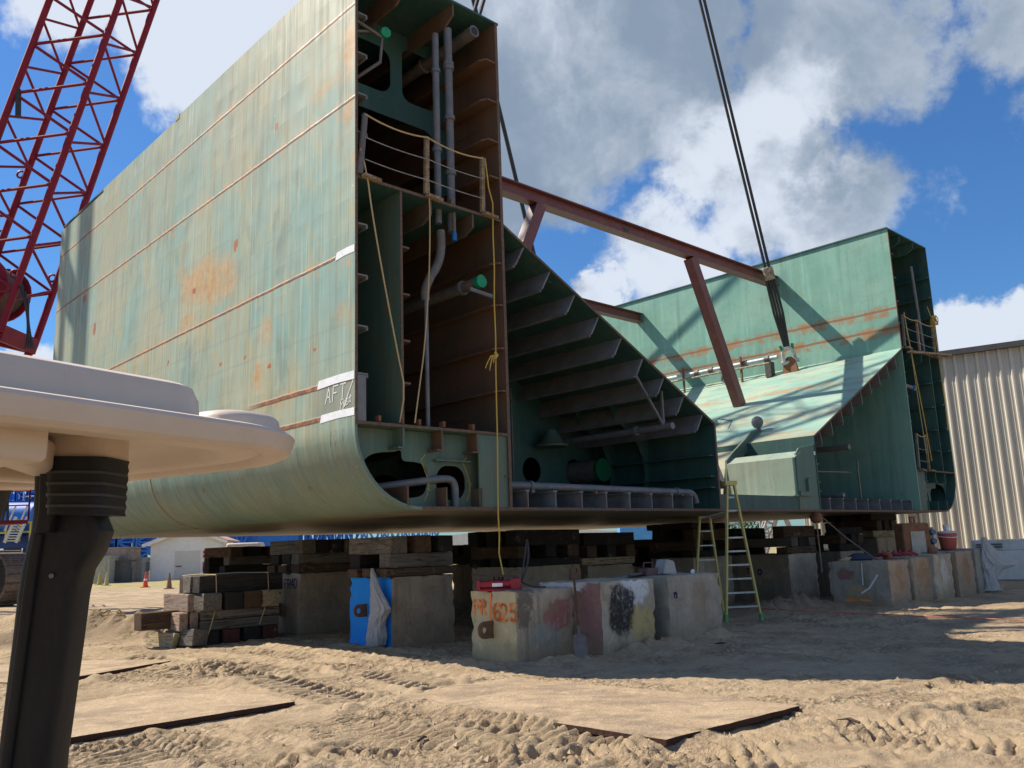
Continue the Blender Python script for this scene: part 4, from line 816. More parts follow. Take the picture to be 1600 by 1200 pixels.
def block(corner,tx,ly,h,mats,label,seed,group='large concrete blocks under and beside the hull',rz=None,front=None):
    # corner = the vertical edge nearest to the camera (front, port side); the block runs along T and L from it
    r=np.random.RandomState(seed);rz=RZ if rz is None else rz;cs,sn=math.cos(rz),math.sin(rz)
    c=V((corner[0],corner[1],0))+V((cs,sn,0))*tx/2+V((-sn,cs,0))*ly/2
    bm=bmesh.new();bmesh.ops.create_cube(bm,size=1);bmesh.ops.scale(bm,vec=(tx,ly,h+.25),verts=bm.verts);bmesh.ops.translate(bm,vec=(0,0,(h-.25)/2),verts=bm.verts)
    bmesh.ops.subdivide_edges(bm,edges=bm.edges[:],cuts=13,use_grid_fill=True)
    ex,ey=tx/2,ly/2
    for v in bm.verts:
        x,y,z=v.co;e=[abs(abs(x)-ex)<1e-4,abs(abs(y)-ey)<1e-4,abs(z-h)<1e-4];k=sum(e)
        if k>=2:
            ch=.012+.055*max(0,r.rand()-.35)**1.5*1.6
            if e[0]:v.co.x-=math.copysign(ch*r.uniform(.4,1),x)
            if e[1]:v.co.y-=math.copysign(ch*r.uniform(.4,1),y)
            if e[2]:v.co.z-=ch*r.uniform(.3,1)
        else:
            v.co+=V((r.normal(0,.004),r.normal(0,.004),r.normal(0,.004)))
    mats=mats if isinstance(mats,(list,tuple)) else [mats]
    for f in bm.faces:
        n=f.normal
        if len(mats)>1:
            f.calc_center_median();n=f.normal
            if n.x<-.8:f.material_index=1
            elif len(mats)>2 and n.z>.8:f.material_index=2
        f.smooth=True
    me=bpy.data.meshes.new('concrete_block');bm.to_mesh(me);bm.free()
    for m_ in mats: me.materials.append(m_)
    try: me.set_sharp_from_angle(angle=R_(50))
    except Exception: pass
    o=bpy.data.objects.new('concrete_block',me);COL.objects.link(o);o.location=c;o.rotation_euler=(0,0,rz);tag(o,label,'concrete block',group);o['_']=0;del o['_']
    return o
def lug(b,face,u,z,r=.11,par=None,flip=1):
    # rusty lifting plate with a hole standing out of a face ('L' = port face, 'T' top)
    o=[(0,-r)]+[(.16+r*math.sin(R_(a)),-r*math.cos(R_(a))) for a in range(0,181,15)]+[(0,r)]
    h=[(.17+.05*math.cos(k*.5236),.05*math.sin(k*.5236)) for k in range(12)]
    if face=='L': fn=lambda a,c,w:(-b['tx']/2-a,u+w,z+c)
    else: fn=lambda a,c,w:(u[0]+c,u[1]+w,z+a)
    return plate2d('lifting_lug',o,[h],.04,fn,MUD,b)
def face_write(b,face,txt,u,z,h,mat,wd,lab,sp=.8):
    mb=MB();tx,ly=b['tx'],b['ly'];wd*=1.25
    if face=='L': write(mb,txt,(-tx/2-.006,u,z),(0,-1,0),(0,0,1),(-1,0,0),h,wd,sp)
    else: write(mb,txt,(u,-ly/2-.006,z),(1,0,0),(0,0,1),(0,-1,0),h,wd,sp)
    o=mb.build('painted_mark',mat,b);o['label']=lab;return o
def B(key,corner,tx,ly,h,mats,label,seed,**k):
    o=block(corner,tx,ly,h,mats,label,seed,**k);o['tx']=tx;o['ly']=ly;BLK[key]=(V((corner[0],corner[1],0)),tx,ly,h,o);return o
b=B('625',(-.06,12.86),1.28,1.02,1.0,[C1,CYE],'cream faced concrete block sprayed FR 62.5 in orange, nearest of the front row',1)
face_write(b,'L','FR',.40,.66,.19,SPO,.035,'orange spray letters FR');face_write(b,'L','|',.06,.62,.30,SPO,.04,'orange dividing stroke');face_write(b,'L','62.5',-.04,.58,.23,SPO,.036,'orange spray number 62.5',.62)
lug(b,'L',.0,.44,.125);lug(b,'T',(-.12,.1),.98,.13)
b=B('pur',(1.24,13.35),1.42,1.3,1.07,[CBW,CPUR,CPALE],'concrete block with peeling black and white paint and a maroon side',2,rz=RZ+.05);lug(b,'T',(-.1,.35),1.05,.12)
b=B('gry',(2.47,14.55),1.55,1.25,1.08,[CTAN,CGR,CTAN],'tan concrete block with a smooth grey side and a small dark n',3)
face_write(b,'T','n',-.62,.72,.14,SPB,.022,'small dark letter n')
b=B('fr40',(-4.62,18.45),1.45,1.3,1.27,[CDK,CTAN],'concrete block sprayed FR 40 on its rust streaked narrow face',4)
face_write(b,'L','FR',-.02,.93,.2,SPB,.018,'dark spray letters FR',.7);face_write(b,'L','40',-.28,.95,.2,SPB,.018,'dark spray number 40',.7);face_write(b,'L','F',.32,.62,.4,SPB,.03,'faint dark letter F');lug(b,'L',.15,.5,.13)
b=B('blue',(-2.22,15.25),1.42,1.34,1.2,[CDK,BLUE],'brown concrete block with one bright blue sprayed face',5);lug(b,'L',.1,.62,.11)
b=B('fr10',(.0,18.0),1.9,1.5,1.25,[CDK,CPALE],'shadowed pale concrete block sprayed FR 10, between the blue and cream blocks',6)
face_write(b,'L','FR',.0,.85,.22,SPR,.035,'red spray letters FR',.7);face_write(b,'L','10',-.2,.5,.26,SPB,.035,'blue black spray number 10',.6)
B('pileb',(-7.6,22.8),1.5,1.4,1.2,CDK,'grey concrete block half hidden behind the loose timber pile',7)
B('s4',(1.6,20.2),1.7,1.5,1.18,CDK,'dark concrete block behind the cream block and its red pump',8)
B('s5',(3.0,23.6),1.7,1.5,1.05,CDK,'low dark concrete block far under the hull above the peeling block',9);lug(BLK['s5'][4],'T',(-.5,-.6),1.04,.13)
B('s6',(4.5,22.4),1.8,1.4,1.25,CTAN,'tan concrete block in shade behind the grey tool clutter',10)
b=B('s7',(7.1,22.9),1.5,1.9,1.25,[CPALE,CDK],'scuffed concrete block with small red and blue sprays, right of the yellow ladders',11)
face_write(b,'L','n',.3,.75,.22,SPR,.03,'small red spray mark');face_write(b,'L','o',.0,.72,.22,SPB,.03,'small blue spray mark')
B('s8',(9.1,24.6),1.5,1.6,1.25,[CPALE,CDK],'concrete block with a whitewashed front streak below the black cable',12)
B('s9',(10.9,26.4),1.5,1.6,1.6,CDK,'dark concrete block at the far right end of the cribbing',13)
b=B('r1',(8.66,20.5),1.15,1.5,1.05,[CRUST,CGR],'grey block with white scrapes and orange base mark, nearest of the right row',14)
mb=MB();strokes(mb,[[(0,0),(.25,.0)],[(.35,.02),(.6,.0)],[(.05,.03),(.2,.03)]],(-.58,.35,.12),(0,-1,0),(0,0,1),(-1,0,0),.05);mb.build('painted_mark',SPO,b)
mb=MB();strokes(mb,[[(0,0),(.2,.12),(.42,.42)]],(-.58,-.05,.3),(0,-1,0),(0,0,1),(-1,0,0),.04);strokes(mb,[[(0,0),(.02,.5)]],(-.58,-.1,.5),(0,-1,0),(0,0,1),(-1,0,0),.025);mb.build('painted_mark',CHALK,b)
B('r2',(9.62,21.4),1.2,1.4,1.08,CRUST,'rusty brown concrete block wedged second in the right row',15,rz=RZ-.03)
B('r3',(10.45,22.0),1.4,1.4,1.12,[CPALE,CGR],'round shouldered concrete block with a dark grey patch, third in the right row',16,rz=RZ+.06)
B('r4',(11.6,23.15),1.2,1.4,1.16,[CRUST,CDK],'mossy ochre stained concrete block carrying the red cooler',17)
B('r5',(12.55,24.0),.95,1.4,1.2,CGR,'plain flat grey concrete block at the right end of the right row',18)
TD=m_timber('charred_dark_timber',(.05,.042,.035),(.028,.025,.022));TG=m_timber('weathered_grey_timber',(.235,.20,.16),(.15,.13,.105));TB=m_timber('brown_hardwood_timber',(.16,.095,.055),(.095,.06,.04));TR=m_timber('red_ended_timber',(.16,.045,.03),(.1,.04,.03));TY=m_timber('pale_sawn_timber',(.46,.36,.20),(.36,.27,.16))
TO=m_timber('orange_sprayed_timber',(.42,.22,.13),(.34,.29,.24))
def timber(c,ln,w,h,rz,mat,label,group,tilt=0,roll=0):
    mb=MB();mb.box((-ln/2,-w/2,-h/2),(ln/2,w/2,h/2));o=mb.build('timber',mat,None,bevel=.014)
    bm=bmesh.new();bm.from_mesh(o.data)
    for v in bm.verts:v.co+=V((random.uniform(-.012,.012),random.uniform(-.006,.006),random.uniform(-.006,.006)))
    bm.to_mesh(o.data);bm.free()
    o.location=c;o.rotation_euler=Euler((roll,tilt,rz));return tag(o,label,'timber',group)
def crib(key,desc,layers,r=0):
    c,tx,ly,h,o=BLK[key];rr=np.random.RandomState(hash(key)%1000 if 0 else sum(map(ord,key)))
    z=h;ox=c+TW*tx/2+LW*ly/2;nl=len(layers)
    for i,(ax,n,th,over,mats) in enumerate(layers):
        nm=['bottom','middle','upper','top'] if nl==4 else ['bottom','middle','top']
        wdt=(ly if ax=='T' else tx)
        for k in range(n):
            w=min(.34,wdt/n*.92);f=(k+.5)/n-.5
            if n>1: f=(-.5+w/2/wdt)+(1-w/wdt)*k/(n-1)
            p=ox+(LW if ax=='T' else TW)*(f*wdt+rr.uniform(-.02,.02))+(TW if ax=='T' else LW)*rr.uniform(-.06,.06)
            pos=('front','second','third','rear') if ax=='T' else ('left','second','third','right')
            pl=pos[0] if k==0 else pos[3] if k==n-1 else pos[k]
            mt_=mats[k%len(mats)]
            col={TD:'black charred',TG:'weathered grey',TB:'brown',TR:'reddish',TY:'pale sawn'}[mt_]
            timber((p.x,p.y,z+th/2),(tx if ax=='T' else ly)+over,w,th-.004,RZ+(0 if ax=='T' else math.pi/2)+rr.uniform(-.03,.03),mt_,f'{col} {pl} timber, {nm[i]} layer on {desc}','timber cribbing stacked on the concrete blocks')
        z+=th
std=[('T',2,.15,.12,[TB]),('T',2,.24,.02,[TD,TD]),('L',3,.30,.1,[TG,TD,TD])]
crib('blue','the blue faced block',[('T',3,.15,.15,[TB]),('T',2,.25,.0,[TG,TD]),('L',3,.31,.06,[TG,TB,TD])])
crib('fr40','the FR 40 block',[('T',3,.17,.1,[TB]),('T',3,.22,.05,[TG,TD,TD]),('L',4,.30,.1,[TG,TD,TD])])
crib('pileb','the block behind the roped pile',[('T',2,.24,.1,[TD]),('T',2,.22,.0,[TG,TD]),('L',3,.26,.2,[TB,TD])])
crib('fr10','the FR 10 block',[('T',3,.16,.0,[TD]),('L',3,.26,.0,[TB,TD]),('T',3,.33,.05,[TD])])
crib('s4','the block behind the red pump',[('T',2,.17,.2,[TY,TD]),('L',3,.28,.1,[TB,TD]),('T',3,.3,.2,[TD])])
crib('s5','the low block under the hull',[('T',2,.2,.1,[TD]),('L',3,.28,.1,[TB,TD])])
crib('s6','the block behind the tool clutter',[('T',2,.16,.2,[TD]),('L',3,.26,.1,[TB,TD]),('T',2,.3,-.3,[TB,TD]),('L',3,.16,.1,[TD])])
crib('s7','the block right of the ladders',[('T',2,.18,.0,[TB,TD]),('L',3,.24,.1,[TG,TD]),('T',2,.3,.1,[TB,TD])])
crib('s8','the whitewashed streak block',[('T',2,.2,.1,[TD]),('L',3,.26,.1,[TB,TD]),('T',2,.2,.1,[TD])])
crib('s9','the far right cribbing block',[('T',2,.2,.3,[TY,TD]),('L',3,.3,.1,[TB,TD]),('T',3,.35,.2,[TD])])
# deep dark cribbing further under the hull
for i,(x,y) in enumerate(((-3.4,24.5),(-1.0,26.5),(1.4,28.5),(4.2,31.0),(7.0,33.5),(-5.6,27.5))):
    nm=('first','second','third','fourth','fifth','leftmost')[i]
    B('d%d'%i,(x,y),1.6,1.6,1.2,CDK,f'deeply shaded concrete block, {nm} in the row far under the hull',30+i,group='concrete blocks deep under the hull');crib('d%d'%i,f'the {nm} block far under the hull',[('L',3,.3,.2,[TD]),('T',3,.3,.2,[TD])])
# loose pile of timbers on the left
p0=gp(312,1009);p0.z=0;GPL='loose timbers of the roped pile on the left'
def pt(a,b_,z): q=p0+TW*a+LW*b_;return (q.x,q.y,z)
z=.0
for k,(t_,m_,l_) in enumerate(((.20,TD,'black'),(.62,TR,'red ended'),(1.06,TD,'charred'),(1.45,TR,'dark red'))): timber(pt(t_,.55,.13),1.2,.33,.27,RZ+math.pi/2,m_,f'{l_} timber end in the bottom layer of the roped pile',GPL)
timber(pt(-.22,.12,.15),.85,.34,.30,RZ+math.pi/2+.25,TG,'grey splintered timber slumped off the bottom left of the roped pile',GPL,.05,.15)
timber(pt(-.52,.5,.12),1.0,.12,.3,RZ+math.pi/2+.1,TY,'pale plank leaning at the left foot of the roped pile',GPL,0,.3)
timber(pt(.83,.14,.36),1.66,.28,.19,RZ,TG,'lower long grey timber on the front of the roped pile',GPL);timber(pt(.83,.14,.545),1.66,.28,.175,RZ,TG,'upper long grey timber on the front of the roped pile',GPL)
for k,(o_,m_) in enumerate(((.45,TB),(.78,TG),(1.1,TB))): timber(pt(.83,o_,.45),1.6,.28,.35,RZ,m_,f'inner timber number {k+2} in the middle layer of the roped pile'.replace('number 2','just behind the front pair').replace('number 3','in the centre').replace('number 4','at the back'),GPL)
timber(pt(-.32,.28,.46),.55,.17,.34,RZ+math.pi/2,TO,'short orange sprayed timber stub at the left of the roped pile',GPL);timber(pt(-.12,.3,.46),.6,.16,.34,RZ+math.pi/2,TO,'second orange marked timber stub nearest the long grey pair',GPL)
timber(pt(-.62,.55,.5),.75,.32,.32,RZ+.1,TB,'brown timber jutting out of the left side of the roped pile',GPL)
for k,(t_,m_,l_) in enumerate(((.2,TG,'grey'),(.64,TD,'black'),(1.03,TB,'brown'),(1.42,TY,'yellow sawn'))): timber(pt(t_-.02,.5,.80),1.25,.36,.33,RZ+math.pi/2,m_,f'{l_} timber end in the row below the top of the roped pile',GPL)
timber(pt(-.2,.6,.8),1.2,.12,.33,RZ+math.pi/2,TO,'orange and white sprayed timber on the upper left side of the roped pile',GPL)
timber(pt(.85,.2,1.13),1.75,.36,.33,RZ,TD,'long charred timber on top of the roped pile in front',GPL);timber(pt(.80,.6,1.13),1.7,.36,.33,RZ,TG,'grey timber on top of the roped pile in the middle',GPL);timber(pt(.85,.98,1.12),1.65,.34,.31,RZ,TB,'brown timber on top of the roped pile at the back',GPL)
def PV(a,b_,z): return V(pt(a,b_,z))
rope('tie_rope',[PV(.1,1.18,1.3),PV(.2,.6,1.325),PV(.28,.0,1.31),PV(.285,-.03,1.0),PV(.25,-.05,.6),PV(.15,-.1,.3),PV(.0,-.2,.02)],.013,ROPE,'pale rope tied over the left half of the timber pile','rope','ropes tied round the timber pile')
rope('tie_rope',[PV(.5,1.18,1.3),PV(1.0,.6,1.325),PV(1.38,.0,1.31),PV(1.385,-.03,1.0),PV(1.3,-.05,.6),PV(1.2,-.04,.3)],.013,ROPE,'pale rope tied over the right half of the timber pile','rope','ropes tied round the timber pile')
# ------------------------------------------------------------------ things on and beside the blocks
def bag(name,c,prof,label,rz=0,seed=0,lean=(0,0)):
    r=np.random.RandomState(seed);vs=[];n=64;rows=len(prof);f=np.linspace(0,1,6*(rows-1)+1);A=np.array(prof)
    ii=np.linspace(0,rows-1,len(f));R=[];
    mb=MB()
    for k,q in enumerate(ii):
        i=min(int(q),rows-2);u=q-i;rw,rd,z,dx=A[i]*(1-u)+A[i+1]*u
        for j in range(n):
            a=2*math.pi*j/n;cr=1+.07*math.sin(a*5+5.*math.sin(z*4+seed))+.06*math.sin(a*11+z*14)+.05*math.sin(a*23+z*9+2*math.sin(z*7))+r.normal(0,.02)
            mb.v.append((dx+rw*math.cos(a)*cr,rd*math.sin(a)*cr,z))
    for k in range(len(ii)-1):
        for j in range(n): mb.f.append((k*n+j,k*n+(j+1)%n,(k+1)*n+(j+1)%n,(k+1)*n+j));mb.mi.append(0)
    mb.f.append(tuple(range(n)));mb.f.append(tuple(range((len(ii)-1)*n,len(ii)*n)));mb.mi+=[0,0]
    o=mb.build(name,MBAG,None,smooth=True);o.location=c;o.rotation_euler=(0,0,rz);return tag(o,label,'plastic bag')
def m_bag():
    g=G('thin_white_plastic');c=g.tc();n=g.noise(g.map(c,(6,6,1.2)),2.,6,.7,.8);g.put(g.b.inputs['Transmission Weight'],.12);g.put(g.b.inputs['Alpha'],.93);return g.out(g.mx(n,(.80,.79,.77),(.6,.6,.6)),.35,0,g.mt('ADD',n,g.noise(g.map(c,(9,9,5)),3,5,.7,1.5)),1.,.06)
MBAG=m_bag()
q=V((-2.22,15.25,0))+LW*.22-TW*.16
bag('trash_bag',(q.x,q.y,0),[(.07,.08,.0,-.03),(.17,.14,.06,-.03),(.2,.16,.2,-.0),(.17,.13,.38,.0),(.2,.11,.55,.06),(.27,.10,.68,.12),(.22,.08,.8,.08),(.15,.06,.95,-.0),(.10,.05,1.1,-.06),(.06,.04,1.25,-.1),(.02,.02,1.36,-.13)],'white trash bag hanging by the blue sprayed block face',RZ-math.pi/2,1)
c,tx,ly,h,o=BLK['r5'];q=c+TW*.6-LW*.12
bag('trash_bag',(q.x,q.y,0),[(.30,.1,.05,.0),(.22,.1,.1,.0),(.17,.1,.35,-.02),(.30,.12,.6,.1),(.52,.14,.72,.3),(.42,.13,.85,.2),(.24,.1,1.05,.08),(.12,.07,1.3,.0),(.06,.05,1.5,-.05)],'long white trash bag fluttering off the right end of the concrete row',RZ-.6,4)
# red hydraulic hand pump on the FR 62.5 block
c,tx,ly,h,o=BLK['625'];q=c+TW*.12+LW*.5
PUR=m_plain('glossy_red_pump',(.36,.012,.03),(.28,.01,.02),.35,0,8)
e=empty('hydraulic_hand_pump',(q.x,q.y,h),-.12,'red hydraulic hand pump with black lever and hose on the cream faced block','hand pump')
mb=MB();mb.tube([(-.28,0,.09),(.22,0,.09)],.06,14);mb.box((-.32,-.07,0),(-.26,.07,.16));mb.box((.2,-.07,0),(.36,.07,.17));mb.box((-.3,-.07,-.005),(.3,.07,.025));mb.build('body',PUR,e,bevel=.008,smooth=True)
MB().bar((.3,0,.2),(-.4,0,.24),.03,.03).build('lever',BLACK,e);MB().box((-.08,-.075,.06),(.08,-.062,.11)).build('label_plate',TAPE,e)
MB().tube(curve3((.36,0,.12),(.52,.05,.42),(.46,.1,.75))+curve3((.36,0,.12),(.5,-.02,.02),(.72,.05,.03))[::1],.014,7).build('hose',BLACK,e,smooth=True)
# shovel leaning on the maroon side
q0=gp(908,1030);q1=V((.86,13.62,1.13))
e=empty('shovel',(q0.x,q0.y,0),0,'old shovel with a long brown handle leaning against the maroon painted block','shovel')
a=V((0,0,.03));b_=V((q1.x-q0.x,q1.y-q0.y,1.13));dr=nz(b_-a);MB().tube([a+dr*.3,b_],.019,8).build('handle',m_timber('shovel_handle',(.2,.1,.06),(.14,.08,.05)),e,smooth=True)
sd=nz(dr.cross(V((.3,-1,0))));nn=sd.cross(dr);mb=MB();P=[(-.10,.32),(-.11,.1),(-.08,-.02),(.0,-.06),(.08,-.02),(.11,.1),(.10,.32),(.03,.36),(-.03,.36)];mb.prism(P,lambda u,v,w:a+sd*u+dr*v+nn*(w+.25*u*u*6*.4),-.006,.006);mb.tube([a+dr*.3,a+dr*.48],.026,8);mb.build('blade',m_plain('worn_shovel_steel',(.20,.175,.15),(.15,.11,.08),.6,.4,9,rust=.3),e)
# tool clutter on the grey block
c,tx,ly,h,o=BLK['gry'];q=c+TW*.25+LW*.55
def zz(a,b_): return c+TW*a+LW*b_+V((0,0,h))
e=empty('grease_gun_kit',tuple(zz(.2,.55)),RZ,'dark red tool set with handles lying on the tan block','tool set')
mb=MB();mb.box((-.16,-.1,0),(.16,.1,.13));mb.tube([(-.12,0,.13),(-.12,0,.22),(.12,0,.22),(.12,0,.13)],.014,7);mb.box((-.2,-.04,.02),(-.16,.04,.09));mb.build('case',m_plain('dull_purple_red',(.12,.05,.06),(.07,.04,.05),.5),e,bevel=.01)
mb=MB();mb.tube([(-.45,.05,.03),(-.2,.0,.04)],.02,8);mb.build('wrench',PIPD,e)
mb=MB();mb.prism([(-.2,0),(.2,0),(.1,.24),(-.12,.26)],lambda u,v,w:(u,w,v),-.12,.12);gl=G('clear_plastic');gl.put(gl.b.inputs['Transmission Weight'],.6);MCL=gl.out((.6,.63,.66),.2)
o=mb.build('plastic_tub',MCL,None,bevel=.02);o.location=zz(.62,.5);o.rotation_euler=(0,.1,RZ);tag(o,'tipped clear plastic tub on the tan block','tub')
mb=MB();mb.tube([(-.14,0,.035),(.14,0,.035)],.035,12);o=mb.build('paper_roll',TAPE,None);o.location=zz(1.15,.3);o.rotation_euler=(0,0,RZ+.6);tag(o,'small white paper roll on the right end of the tan block','roll')
mb=MB();mb.box((-.3,-.12,0),(.3,.12,.02));mb.box((-.1,-.1,.02),(.22,.08,.035));o=mb.build('metal_sheet',GRY,None);o.location=zz(-.1,.75);o.rotation_euler=(0,0,RZ);tag(o,'thin grey metal offcut on the left part of the tan block','metal sheet')
# things on the right row
def RT(key,a,b_): c,tx,ly,h,o=BLK[key];return c+TW*a+LW*b_+V((0,0,h-.01))
COOL=m_plain('faded_red_cooler',(.52,.12,.085),(.45,.10,.075),.45,0,5)
q=RT('r5',.1,.7);e=empty('drink_cooler',tuple(q),0,'red round drink cooler with a white lid and cup on the right concrete row','cooler')
mb=MB();mb.lathe([(.18,0),(.2,.02),(.25,.42),(.262,.45)],24);mb.build('body',COOL,e,smooth=True);mb=MB();mb.lathe([(.265,.0),(.265,.03),(.23,.06),(.05,.07)],24,(0,0,.45));mb.build('lid',m_plain('dirty_white_plastic',(.62,.58,.55)),e,smooth=True)
mb=MB();mb.lathe([(.07,.0),(.09,.16),(.095,.165)],16,(0,0,.52));mb.build('cup',TAPE,e,smooth=True);mb=MB();mb.tube([V((.25*math.cos(t_)*1.03,-.27*abs(math.sin(t_))-.0,.38-.05*math.sin(t_))) for t_ in np.linspace(0,math.pi,12)],.012,6);mb.build('handle',TAPE,e)
q=RT('r2',.5,1.5);q.z=0;e=empty('electrical_cabinet',(10.9,24.0,0),RZ-.55,'rusty electrical cabinet with a grey door and blue breakers behind the right row','cabinet')
mb=MB();mb.box((-.42,-.2,.6),(.42,.2,1.95));mb.build('case',RUSTY,e,bevel=.06,seg=2);MB().box((-.2,-.215,.85),(.24,-.201,1.72)).build('door',m_plain('grey_green_panel',(.42,.42,.36),(.35,.33,.27),.6,0,6,rust=.4),e);MB().box((-.06,-.06,1.95),(.0,-.02,2.1)).box((.06,-.06,1.95),(.10,-.02,2.1)).box((-.06,-.06,2.08),(.1,-.02,2.13)).build('lifting_lug',RUSTY,e)
mb=MB();mb.box((-.38,-.15,0),(-.3,.15,.6));mb.box((.3,-.15,0),(.38,.15,.6));mb.build('leg',RUSTY,e)
for k in range(4): MB().tube([(.5,-.12,.95+.24*k),(.5,-.24,.97+.24*k)],.075,10).build('socket',m_plain('slate_blue_socket',(.09,.14,.2),None,.5),e)
MB().box((.425,-.12,.8),(.58,.12,1.82)).build('socket_panel',PIPE,e)
RCH=m_plain('red_chain_binder',(.28,.02,.03),(.2,.015,.02),.5,0,9)
e=empty('chain_binders',tuple(RT('r2',.0,.3)),RZ-.3,'heap of red chain binders on the right concrete row','chain binder')
for k in range(6):
    mb=MB();a=random.uniform(0,3);x=-.55+.2*k;mb.tube([(x-.16*math.cos(a),-.16*math.sin(a),.07),(x,0,.12),(x+.16*math.cos(a),.16*math.sin(a),.07)],[.03,.05,.03],8);mb.tube([(x,0,.05),(x+.03,0,.2)],.025,8);mb.build('binder',RCH,e)
mb=MB();mb.lathe([(.22,0),(.25,.06),(.2,.14),(.1,.2),(.02,.21)],12);o=mb.build('folded_tarp',m_plain('dark_blue_tarp',(.02,.035,.07),(.03,.03,.04),.7,0,7),None,smooth=True);o.location=RT('r1',.5,.9);o.scale=(1.3,1.,.9);tag(o,'crumpled dark blue tarp on the nearest block of the right row','tarp')
mb=MB();
for k in range(4): mb.tube([V((.15*math.cos(t_)+.03*k,.12*math.sin(t_),.03+.02*k)) for t_ in np.linspace(0,6.28,14)],.016,6)
o=mb.build('rope_coil',ROPE,None,smooth=True);o.location=RT('r1',.25,1.15);tag(o,'tan rope coil on the left end of the right row','rope')
for i,(k,a) in enumerate((('r1',.95),('r3',1.0))):
    mb=MB();mb.lathe([(.10,0),(.12,.05),(.1,.15),(.03,.2)],12);o=mb.build('shackle',RUSTY,None,smooth=True);o.location=RT(k,a,.4);tag(o,('round rusty shackle between the tarp and the red chain binders','round rusty shackle between the cabinet and the red cooler')[i],'shackle')
q=RT('s9',-.1,.2)
# cable hanging from the keel to the right row
a=HW(15.8,.2,-.05);rope('guy_cable',[a,a.lerp(RT('r1',.8,.6),.5)-V((0,0,.05)),RT('r1',.8,.6)],.022,m_plain('brown_cable',(.2,.15,.11),None,.8),'brown cable slanting from the hull bottom to the right concrete row','cable')
a=HW(15.5,.1,0);rope('guy_cable',[a,a-V((0,0,.6)),a+V((.02,.02,-1.5))],.02,m_plain('tan_strap',(.3,.22,.16),None,.8),'tan strap hanging straight below the hull centre','cable')
mb=MB();mb.lathe([(.06,-.28),(.14,-.22),(.16,-.1),(.1,0)],12,tuple(HW(15.6,.15,-.01)));tag(mb.build('hanging_clamp',RUSTY,None,smooth=True),'rusty clamp hooked under the hull centre','clamp')
q=gp(1557,919);mb=MB();mb.bar((0,0,-.1),(-.04,0,1.25),.07,.05,(0,1,0));o=mb.build('survey_stake',SPO);o.location=q;tag(o,'bright orange survey stake standing in the dirt by the white box','stake')
mb=MB();mb.tube([gp(1190,951,.05),gp(1320,957,.04),gp(1450,963,.04),gp(1640,971,.06)],.012,5);tag(mb.build('string_line',m_plain('orange_string',(.75,.2,.1)),None),'orange string line stretched low over the dirt','string')
# ladders -------------------------------------------------------------
LAD=m_plain('yellow_fibreglass',(.62,.50,.13),(.5,.42,.16),.55,0,7);ALU=m_plain('aluminium',(.45,.46,.45),(.3,.31,.3),.4,.6,8);GRF=m_plain('green_rubber_foot',(.16,.4,.14),None,.7)
def ladder(p,rz,H_,wb,wt,n,dep,lab):
    e=empty('step_ladder',p,rz,lab,'step ladder','yellow step ladders under the hull')
    f=lambda u:V((0,-dep*(1-u)*.5,u*H_))
    for sg in (-1,1):
        mb=MB();mb.bar(V((sg*wb/2,-dep/2,0)),V((sg*wt/2,-.05,H_)),.035,.085,(0,1,0));mb.build('rail',LAD,e);mb=MB();mb.bar(V((sg*wb/2,-dep/2,0)),V((sg*wb/2,-dep/2,.14)),.06,.11,(0,1,0));mb.build('foot',GRF,e)
        mb=MB();mb.bar(V((sg*(wb/2+.02),dep/2,0)),V((sg*wt/2*.9,.06,H_-.05)),.03,.06,(0,1,0));mb.build('rear_leg',LAD,e)
    for k in range(1,n):
        u=k/n;w=wb+(wt-wb)*u;c=f(u);MB().box((-w/2,c.y-.04,c.z-.015),(w/2,c.y+.05,c.z+.02)).build('tread',ALU,e)
        if k%2==0: MB().box((-w/2,dep*(1-u)*.5-.01,c.z-.012),(w/2,dep*(1-u)*.5+.012,c.z+.012)).build('rear_bar',ALU,e)
    MB().box((-wt/2-.05,-.1,H_-.02),(wt/2+.05,.1,H_+.07)).build('cap',LAD,e);return e
a=gp(1125,962);b_=gp(1178,957);c=(a+b_)/2
e=ladder((4.50,18.05,.03),.12,2.76,.74,.15,10,.35,'yellow step ladder with splayed rear frame, standing at the hull bottom edge')
for ch_ in list(e.children):
    if ch_.name.startswith(('rear_leg','rear_bar')): bpy.data.objects.remove(ch_)
q=V((-.36,.95,0))
for sg in (-1,1):
    MB().bar(q+V((sg*.33,-.1,0)),q+V((sg*.11,-.28,2.14)),.035,.075,(0,1,0)).build('rear_leg',LAD,e)
    MB().bar(q+V((sg*.33,-.1,0)),q+V((sg*.33,-.1,.12)),.05,.1,(0,1,0)).build('foot',GRF,e)
for k in range(1,8):
    u=k/7.;w=.64-.42*u;MB().box(tuple(q+V((-w/2,-.1-.18*u-.03,2.12*u-.012))),tuple(q+V((w/2,-.1-.18*u+.03,2.12*u+.015)))).build('rear_bar',ALU,e)
for sg in (-1,1): MB().bar(V((sg*.11-.03,-.08,2.2)),q+V((sg*.11,-.28,2.08)),.02,.03).build('spreader',ALU,e)
# ================================================================== RED CRAWLER CRANE
BY=31.
def bp(x,y,Y=BY): return at(x,y,Y)
crane=empty('crawler_crane',(0,0,0),label='dark red lattice boom crawler crane rising behind the hull at the left',cat='crane')
crane.location=(-22.5,35.5,0);CI=V(crane.location)
